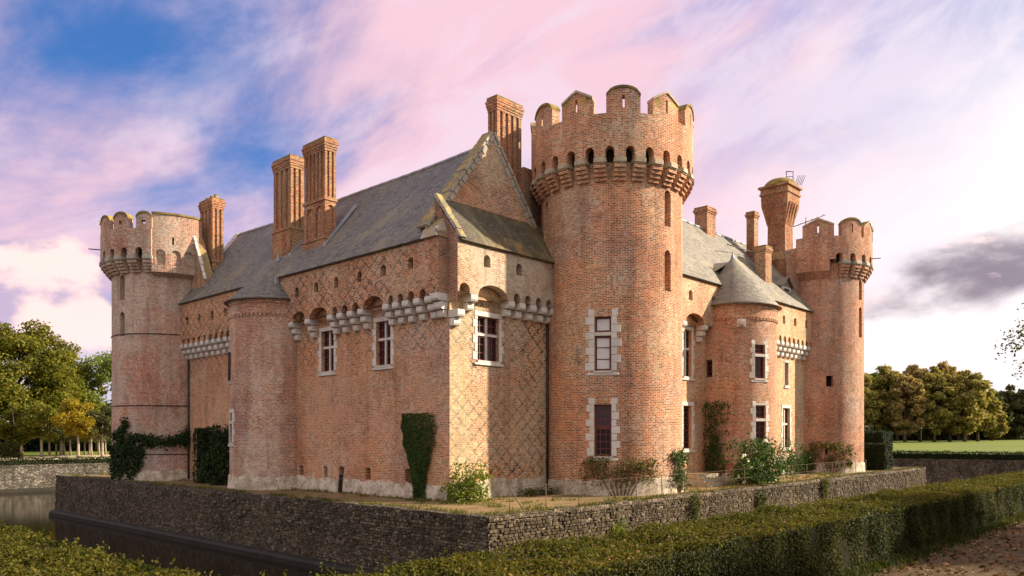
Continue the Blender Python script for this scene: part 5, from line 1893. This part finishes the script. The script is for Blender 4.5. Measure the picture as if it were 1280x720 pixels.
# flared clipped ivy on the left front
n = 9000
q = r_.uniform(0, 1, n)
zz = .12 + q ** .75 * 3.35
hw = np.interp(zz, [.1, .6, 1.1, 1.7, 2.3, 3.0, 3.5], [.36, .33, .38, .62, .88, .97, .92])
hw = hw * (1 + .05 * np.sin(zz * 9))
s = r_.uniform(-1, 1, n)
u = 1.70 - (3.4 - zz) * .03 + s * hw
vv_ = -.05 - .42 * np.sqrt(np.clip(1 - s * s, 0, 1)) * np.interp(zz, [0, 1, 3.5], [.5, .7, 1.0]) + r_.normal(size=n) * .02
P = wpts(u, vv_, zz)
N = wdir(s * .5, -np.ones(n), np.full(n, .2))
plant('clipped_ivy', 'dark green ivy clipped into a tall flared cone on the shaded front', W(1.6, -.2, .1), P, N, .075, 'leaf_clip',
      [([W(1.6, -.1, .1), W(1.62, -.12, 1.2), W(1.7, -.15, 3.0)], [.06, .05, .03])], 'ivy', 1)
# yellow-green shrub at the corner
P, Ns = [], []
for k in range(60):
    c = np.array([-.75 + r_.normal() * .42, .25 + r_.normal() * .40, .25 + abs(r_.normal()) * .62])
    c[2] = min(c[2], 1.45)
    n = 38
    o_ = r_.normal(size=(n, 3)) * .14
    P.append(wpts(c[0] + o_[:, 0], c[1] + o_[:, 1], np.maximum(.15, c[2] + o_[:, 2])))
P = np.concatenate(P)
plant('shrub', 'bright yellow-green shrub at the corner of the left wing', W(-.7, .3, .12), P, None, .11, 'leaf_bright',
      [([W(-.7, .3, .1), W(-.7 + a, .3 + b_, 1.0)], [.02, .008]) for a, b_ in ((-.3, .2), (.2, -.2), (.1, .3), (-.2, -.3))], 'shrub', 2)
# dark ivy on the left tower
P, Ns = [], []
IVY_STEMS = []
ri = random.Random(41)
def grow(a, z, steps, da, dz, spread):
    pts = []
    for k in range(steps):
        pts.append(on_cyl(25, 0, 2.96, a, z))
        n = 24
        aa = np.radians(a + r_.normal(size=n) * spread)
        rr_ = 2.95 + np.abs(r_.normal(size=n)) * .13
        c = W(25, 0)
        P.append(np.stack([c.x + rr_ * np.cos(aa), c.y + rr_ * np.sin(aa), np.maximum(.2, z + r_.normal(size=n) * .13)], 1))
        Ns.append(np.stack([np.cos(aa), np.sin(aa), np.full(n, .3)], 1))
        a += da + ri.uniform(-2.2, 2.2)
        z += dz + ri.uniform(-.06, .06)
        z = min(z, 3.45)
    IVY_STEMS.append((pts, [.03 * (1 - .8 * i / len(pts)) for i in range(len(pts))]))
for k in range(11):
    a_ = -134 + k * 3.6
    grow(a_, .25 + .25 * (k % 4), ri.randint(6, 18), ri.uniform(-.5, .5), .16, 2.4)
for k in range(8):
    grow(-136 + k * 7, ri.uniform(1.6, 2.6), ri.randint(8, 14), ri.uniform(.4, 1.6), ri.uniform(-.02, .07), 2.2)
grow(-88, 2.3, 15, 2.3, .005, 1.6)
grow(-84, 2.1, 14, 2.6, .03, 1.5)
for k in range(5):
    grow(-52 + k * 2, 2.3, 7, ri.uniform(.4, 1.8), ri.uniform(.03, .13), 2.2)
c = W(25, 0)
plant('ivy', 'dark ragged ivy over the foot of the far left tower', tuple(on_cyl(25, 0, 3.0, -95, .1)), np.concatenate(P), np.concatenate(Ns), .15, 'leaf_ivy',
      IVY_STEMS, 'ivy', 3)
P = []
for k in range(130):
    z = r_.uniform(.2, 2.9)
    wz = .85 * math.sqrt(max(.05, 1 - ((z - 1.2) / 1.9) ** 2))
    c = np.array([16.1 + r_.uniform(-1, 1) * wz * 1.15, -.75 + r_.uniform(-1, 1) * wz * .8, z])
    o_ = r_.normal(size=(34, 3)) * .15
    P.append(wpts(c[0] + o_[:, 0], np.minimum(-.05, c[1] + o_[:, 1]), np.maximum(.15, c[2] + o_[:, 2])))
plant('yew_bush', 'tall dark yew bush touching the left stair turret', W(16.1, -.75, .12), np.concatenate(P), None, .13, 'leaf_ivy',
      [([W(16.1, -.75, .1), W(16.2, -.7, 2.4)], [.08, .02])], 'bush', 31)
# thin dry climber at the foot of the big tower
def cyl_climber(label, u, v, r, a0, a1, z0_, z1_, cnt, mat, leaf, seed, name='climber', dens=16, shape=None, stems=7):
    r2 = np.random.default_rng(seed)
    P, Ns = [], []
    for k in range(cnt):
        a = r2.uniform(a0, a1)
        z = r2.uniform(z0_, z1_)
        if shape and r2.uniform() > shape((a - a0) / (a1 - a0), (z - z0_) / (z1_ - z0_)):
            continue
        aa = np.radians(a + r2.normal(size=dens) * 2.5)
        rr_ = r + .03 + np.abs(r2.normal(size=dens)) * .16
        c = W(u, v)
        P.append(np.stack([c.x + rr_ * np.cos(aa), c.y + rr_ * np.sin(aa), z + r2.normal(size=dens) * .12], 1))
        Ns.append(np.stack([np.cos(aa), np.sin(aa), np.full(dens, .4)], 1))
    am = (a0 + a1) / 2
    st = []
    for k in range(stems):
        ae = a0 + (a1 - a0) * (k + .5) / stems
        st.append(([on_cyl(u, v, r + .08, am + (ae - am) * .25, .1), on_cyl(u, v, r + .12, am + (ae - am) * .6, z0_ + .2), on_cyl(u, v, r + .06, ae, z1_ - .15)], [.025, .018, .008]))
    return plant(name, label, on_cyl(u, v, r + .1, am, .15), np.concatenate(P), np.concatenate(Ns), leaf, mat, st, 'climber', seed)
cyl_climber('sparse brownish climber under the lowest window of the largest tower', -1.31, 8.46, rB, -118, -62, .75, 1.65, 75, 'leaf_dry', .10, 5)
cyl_climber('thin green climber at the right foot of the largest tower', -1.31, 8.46, rB, -42, -24, .4, 2.0, 60, 'leaf_rose', .11, 6)
cyl_climber('tall narrow climber trained up the right stair turret', -2.2, 18.1, rR, -152, -110, .8, 4.4, 300, 'leaf_rose', .11, 7, dens=11, shape=lambda a, z: (.9 if abs(a - .5) < .30 - .22 * z else (.22 if z > .4 else .08)), stems=9)
# rose bush with white flowers
P = []
for k in range(150):
    c = np.array([-4.5 + r_.normal() * .38, 15.9 + r_.normal() * 1.0, .5 + abs(r_.normal()) * .85])
    c[2] = min(c[2], 2.2)
    o_ = r_.normal(size=(36, 3)) * .17
    P.append(wpts(np.minimum(c[0] + o_[:, 0], -4.2), c[1] + o_[:, 1], np.maximum(.4, c[2] + o_[:, 2])))
P = np.concatenate(P)
rose = plant('rose_bush', 'dark rose bush with white flowers before the right stair turret', W(-4.5, 15.9, .27), P, None, .13, 'leaf_rose',
             [([W(-4.5, 15.9, .25), W(-4.5 + a, 15.9 + b_, 1.9)], [.03, .01]) for a, b_ in ((-.2, .6), (.2, -.6), (.1, .1), (-.1, -.9), (0, 1.0))], 'rose bush', 8)
org = np.array(tuple(W(-4.5, 15.9, .27)))
fl = MB()
Pf = P[r_.choice(len(P), 26)] + np.array([0, -.12, .05])
FP = np.repeat(Pf, 7, axis=0) + r_.normal(size=(26 * 7, 3)) * .045 - org
link('flowers', leaf_mesh('flowers', FP, None, .11, 'petal_white', .9), rose)['kind'] = 'stuff'
# creepers at the foot of the right wing and far tower
P = []
for k in range(110):
    v = r_.uniform(23.2, 28.6)
    z = .55 + abs(r_.normal()) * .75
    o_ = r_.normal(size=(18, 3)) * .16
    P.append(wpts(-2.05 - np.abs(o_[:, 0]), v + o_[:, 1], np.minimum(2.6, z + o_[:, 2])))
plant('climber', 'straggling green creeper along the foot of the right wing', W(-2.1, 25.5, .3), np.concatenate(P), None, .13, 'leaf_rose',
      [([W(-2.0, 24 + k, .3), W(-1.95, 24.3 + k, 1.5)], [.02, .008]) for k in range(4)], 'climber', 9)
cyl_climber('scrappy creeper at the foot of the far right tower', -1.6, 30.8, rT, -125, -70, .6, 2.2, 60, 'leaf_dry', .14, 10)
P = []
for k in range(26):
    o_ = r_.normal(size=(20, 3)) * np.array([.16, .2, .1])
    P.append(wpts(-.75 + o_[:, 0], 4.2 + r_.uniform(-.9, .9) + o_[:, 1], np.maximum(.16, .28 + o_[:, 2])))
plant('shrub', 'low dark heap of leaves where the end wall meets the tower', W(-.75, 4.2, .15), np.concatenate(P), None, .10, 'leaf_dark', None, 'shrub', 11)
P = []
for k in range(14):
    o_ = r_.normal(size=(26, 3)) * np.array([.05, .08, .25])
    P.append(wpts(-2.6 + o_[:, 0], 20.9 + o_[:, 1], np.maximum(.4, .4 + k * .09 + o_[:, 2])))
plant('climber', 'slim green creeper between the right turret and the cross window', W(-2.6, 20.9, .3), np.concatenate(P), None, .11, 'leaf_rose', None, 'climber', 12)
# tufts growing out of the moat wall
for i, (v, z, n, nm) in enumerate([(3.2, -.9, 30, 'tall green weed growing out of the moat wall above the hedge'), (14.5, -.5, 40, 'dark tuft hanging on the moat wall below the door'), (8.6, -.35, 30, 'dark tuft on the moat wall below the largest tower'), (22.0, -.1, 40, 'small dark tuft at the top of the moat wall, right')]):
    P = []
    for k in range(n):
        o_ = r_.normal(size=(12, 3)) * np.array([.06, .18, .2])
        P.append(wpts(-5.45 - np.abs(o_[:, 0]), v + o_[:, 1] + r_.normal() * .12, z + r_.normal() * .22 + o_[:, 2]))
    plant('weed', nm, W(-5.45, v, z), np.concatenate(P), None, .11, 'leaf_bright' if i == 0 else 'leaf_dark', None, 'weed', 13 + i)

# ------------------------------------------------------------------ steps, fence, fallen leaves
for i, (a, b_, h) in enumerate([(-3.0, -2.0, .45), (-3.35, -3.0, .30), (-3.7, -3.35, .15)]):
    pass
st = thing('stone_steps', 'low worn stone steps before the door beside the roses', 'steps', W(-3, 14.2, .26))
for i, (a, h) in enumerate([(-2.9, .54), (-3.3, .36), (-3.7, .18)]):
    mb = MB()
    mb.box(a, -1.8, 13.2 - i * .15, 15.3 + i * .15, 0.0, terr(0, 14) + h, 0, lambda x, y, z: W(x, y, z))
    me = mb.mesh('step', 'stone_grey', world_loc(st))
    bevel_mesh(me, .03)
    link('step', me, st)
fen = thing('wire_fence', 'thin wire fence with slim rusty posts along the terrace edge', 'fence', W(-4.8, 10, .2))
k = 0
v = -2.0
pm = MB()
pm.tube([(0, 0, -.1), (0, 0, .85)], .014, 5)
pmesh = pm.mesh('post', 'post_rust')
while v < 30:
    link('post', pmesh, fen, W(-5.0, v, terr(0, v)))
    v += 1.75
mb = MB()
mb.tube([W(-5.0, -2.0, terr(0, 0) + .8), W(-5.0, -1.3, terr(0, 0))], .02, 5)
mb.build('brace', 'post_rust', fen)
for hh in (.84, .45):
    mb = MB()
    mb.tube([W(-5.0, -2 + 1.75 * i, terr(0, -2 + 1.75 * i) + hh) for i in range(19)], .006, 4)
    mb.build('wire', 'post_rust', fen)
# fallen leaves
n = 16000
u = r_.uniform(-26, -16.65, n)
v = r_.uniform(-9, 22, n)
keep = r_.uniform(size=n) < np.interp(u, [-30, -19, -16.9], [.35, .5, 1.0])
u, v = u[keep], v[keep]
zf = .45 * np.clip((v - 5) / 50, 0, 1) + .02
o = link('fallen_leaves', leaf_mesh('fallen_leaves', wpts(u, v, zf), np.tile([0, 0, 1.0], (len(u), 1)), .095, 'leaf_fallen', .8, .35, 5, .6))
o['kind'] = 'stuff'
o['label'] = 'fallen autumn leaves on the path'
n = 900
u = r_.uniform(-16.6, -15.2, n); v = r_.uniform(-14, 20, n)
o = link('fallen_leaves', leaf_mesh('fallen_leaves', wpts(u, v, np.full(n, 1.05)), np.tile([0, 0, 1.0], (n, 1)), .055, 'leaf_fallen', .8, .35, 6))
o['kind'] = 'stuff'
o['label'] = 'dry leaves caught on the hedge top'

# rough grass and weeds on the terrace
def tufts(name, label, pts, h, mat, seed):
    r2 = np.random.default_rng(seed)
    P, Nn = [], []
    pts = np.asarray(pts)
    n = len(pts)
    V = np.empty((n, 3, 3))
    a = r2.uniform(0, 6.28, n)
    w = .022 * r2.uniform(.6, 1.5, n)
    hh = h * r2.uniform(.4, 1.25, n)
    V[:, 0] = pts - np.stack([np.cos(a) * w, np.sin(a) * w, np.full(n, .02)], 1)
    V[:, 1] = pts + np.stack([np.cos(a) * w, np.sin(a) * w, np.full(n, -.02)], 1)
    V[:, 2] = pts + np.stack([r2.normal(size=n) * hh * .45, r2.normal(size=n) * hh * .45, hh], 1)
    me = bpy.data.meshes.new(name)
    me.vertices.add(n * 3)
    me.vertices.foreach_set('co', V.reshape(-1))
    me.loops.add(n * 3)
    me.loops.foreach_set('vertex_index', np.arange(n * 3, dtype=np.int32))
    me.polygons.add(n)
    me.polygons.foreach_set('loop_start', np.arange(0, n * 3, 3, dtype=np.int32))
    me.polygons.foreach_set('loop_total', np.full(n, 3, dtype=np.int32))
    me.materials.append(MATS[mat])
    me.update()
    me.validate()
    o = link(name, me)
    o['kind'] = 'stuff'
    o['label'] = label
r3 = np.random.default_rng(909)
def clumps(u, v, n, su, sv):
    return np.repeat(u, n) + r3.normal(size=len(u) * n) * su, np.repeat(v, n) + r3.normal(size=len(v) * n) * sv
T = lambda v: .12 + .33 * np.clip((v + 2.4) / 42.8, 0, 1)
uu1 = r3.uniform(-5.0, -.4, 330); vv1 = r3.uniform(-2.8, 30, 330)
sel = r3.uniform(size=330) < np.interp(np.abs(uu1 + 2.7), [0, 1.6, 2.3], [.25, .6, 1.0])
cu1, cv1 = clumps(uu1[sel], vv1[sel], 22, .13, .16)
uu2 = r3.uniform(-5.0, 33, 260); vv2 = np.where(r3.uniform(size=260) < .6, r3.uniform(-3.1, -2.6, 260), r3.uniform(-.9, -.15, 260))
cu2, cv2 = clumps(uu2, vv2, 20, .16, .10)
cu3, cv3 = clumps(np.linspace(-5.15, -5.05, 160), np.linspace(-3, 40, 160) + r3.normal(size=160) * .2, 16, .05, .14)
cu, cv = np.concatenate([cu1, cu2, cu3]), np.concatenate([cv1, cv2, cv3])
cv = np.maximum(cv, -3.15)
tufts('grass', 'rough grass and weeds on the castle terrace', wpts(cu, cv, T(cv)), .13, 'leaf_rough', 3)
eu = -16.55 - np.abs(r3.normal(size=9000)) * .22
ev = r3.uniform(-10, 24, 9000)
tufts('grass', 'thin grass along the foot of the right foreground hedge', wpts(eu, ev, .45 * np.clip((ev - 5) / 50, 0, 1)), .12, 'leaf_hedge', 4)
# stray shoots standing out of the clipped hedge tops
su = r3.uniform(-16.7, -14.7, 1500); sv = r3.uniform(-16, 30, 1500)
lu = r3.uniform(-15, 4, 700); lv = r3.uniform(-17.5, -16.15, 700)
pts = np.concatenate([wpts(su, sv, np.full(1500, 1.02)), wpts(lu, lv, np.full(700, 1.02))])
P = np.repeat(pts, 5, axis=0)
P[:, 2] += np.tile(np.arange(5) * .028, len(pts)) * np.repeat(r3.uniform(.5, 1.6, len(pts)), 5)
P[:, :2] += r3.normal(size=(len(P), 2)) * .018
o = link('hedge_shoots', leaf_mesh('hedge_shoots', P, None, .05, 'leaf_hedge_top', .6))
o['kind'] = 'stuff'
o['label'] = 'stray shoots standing out of the hedge tops'
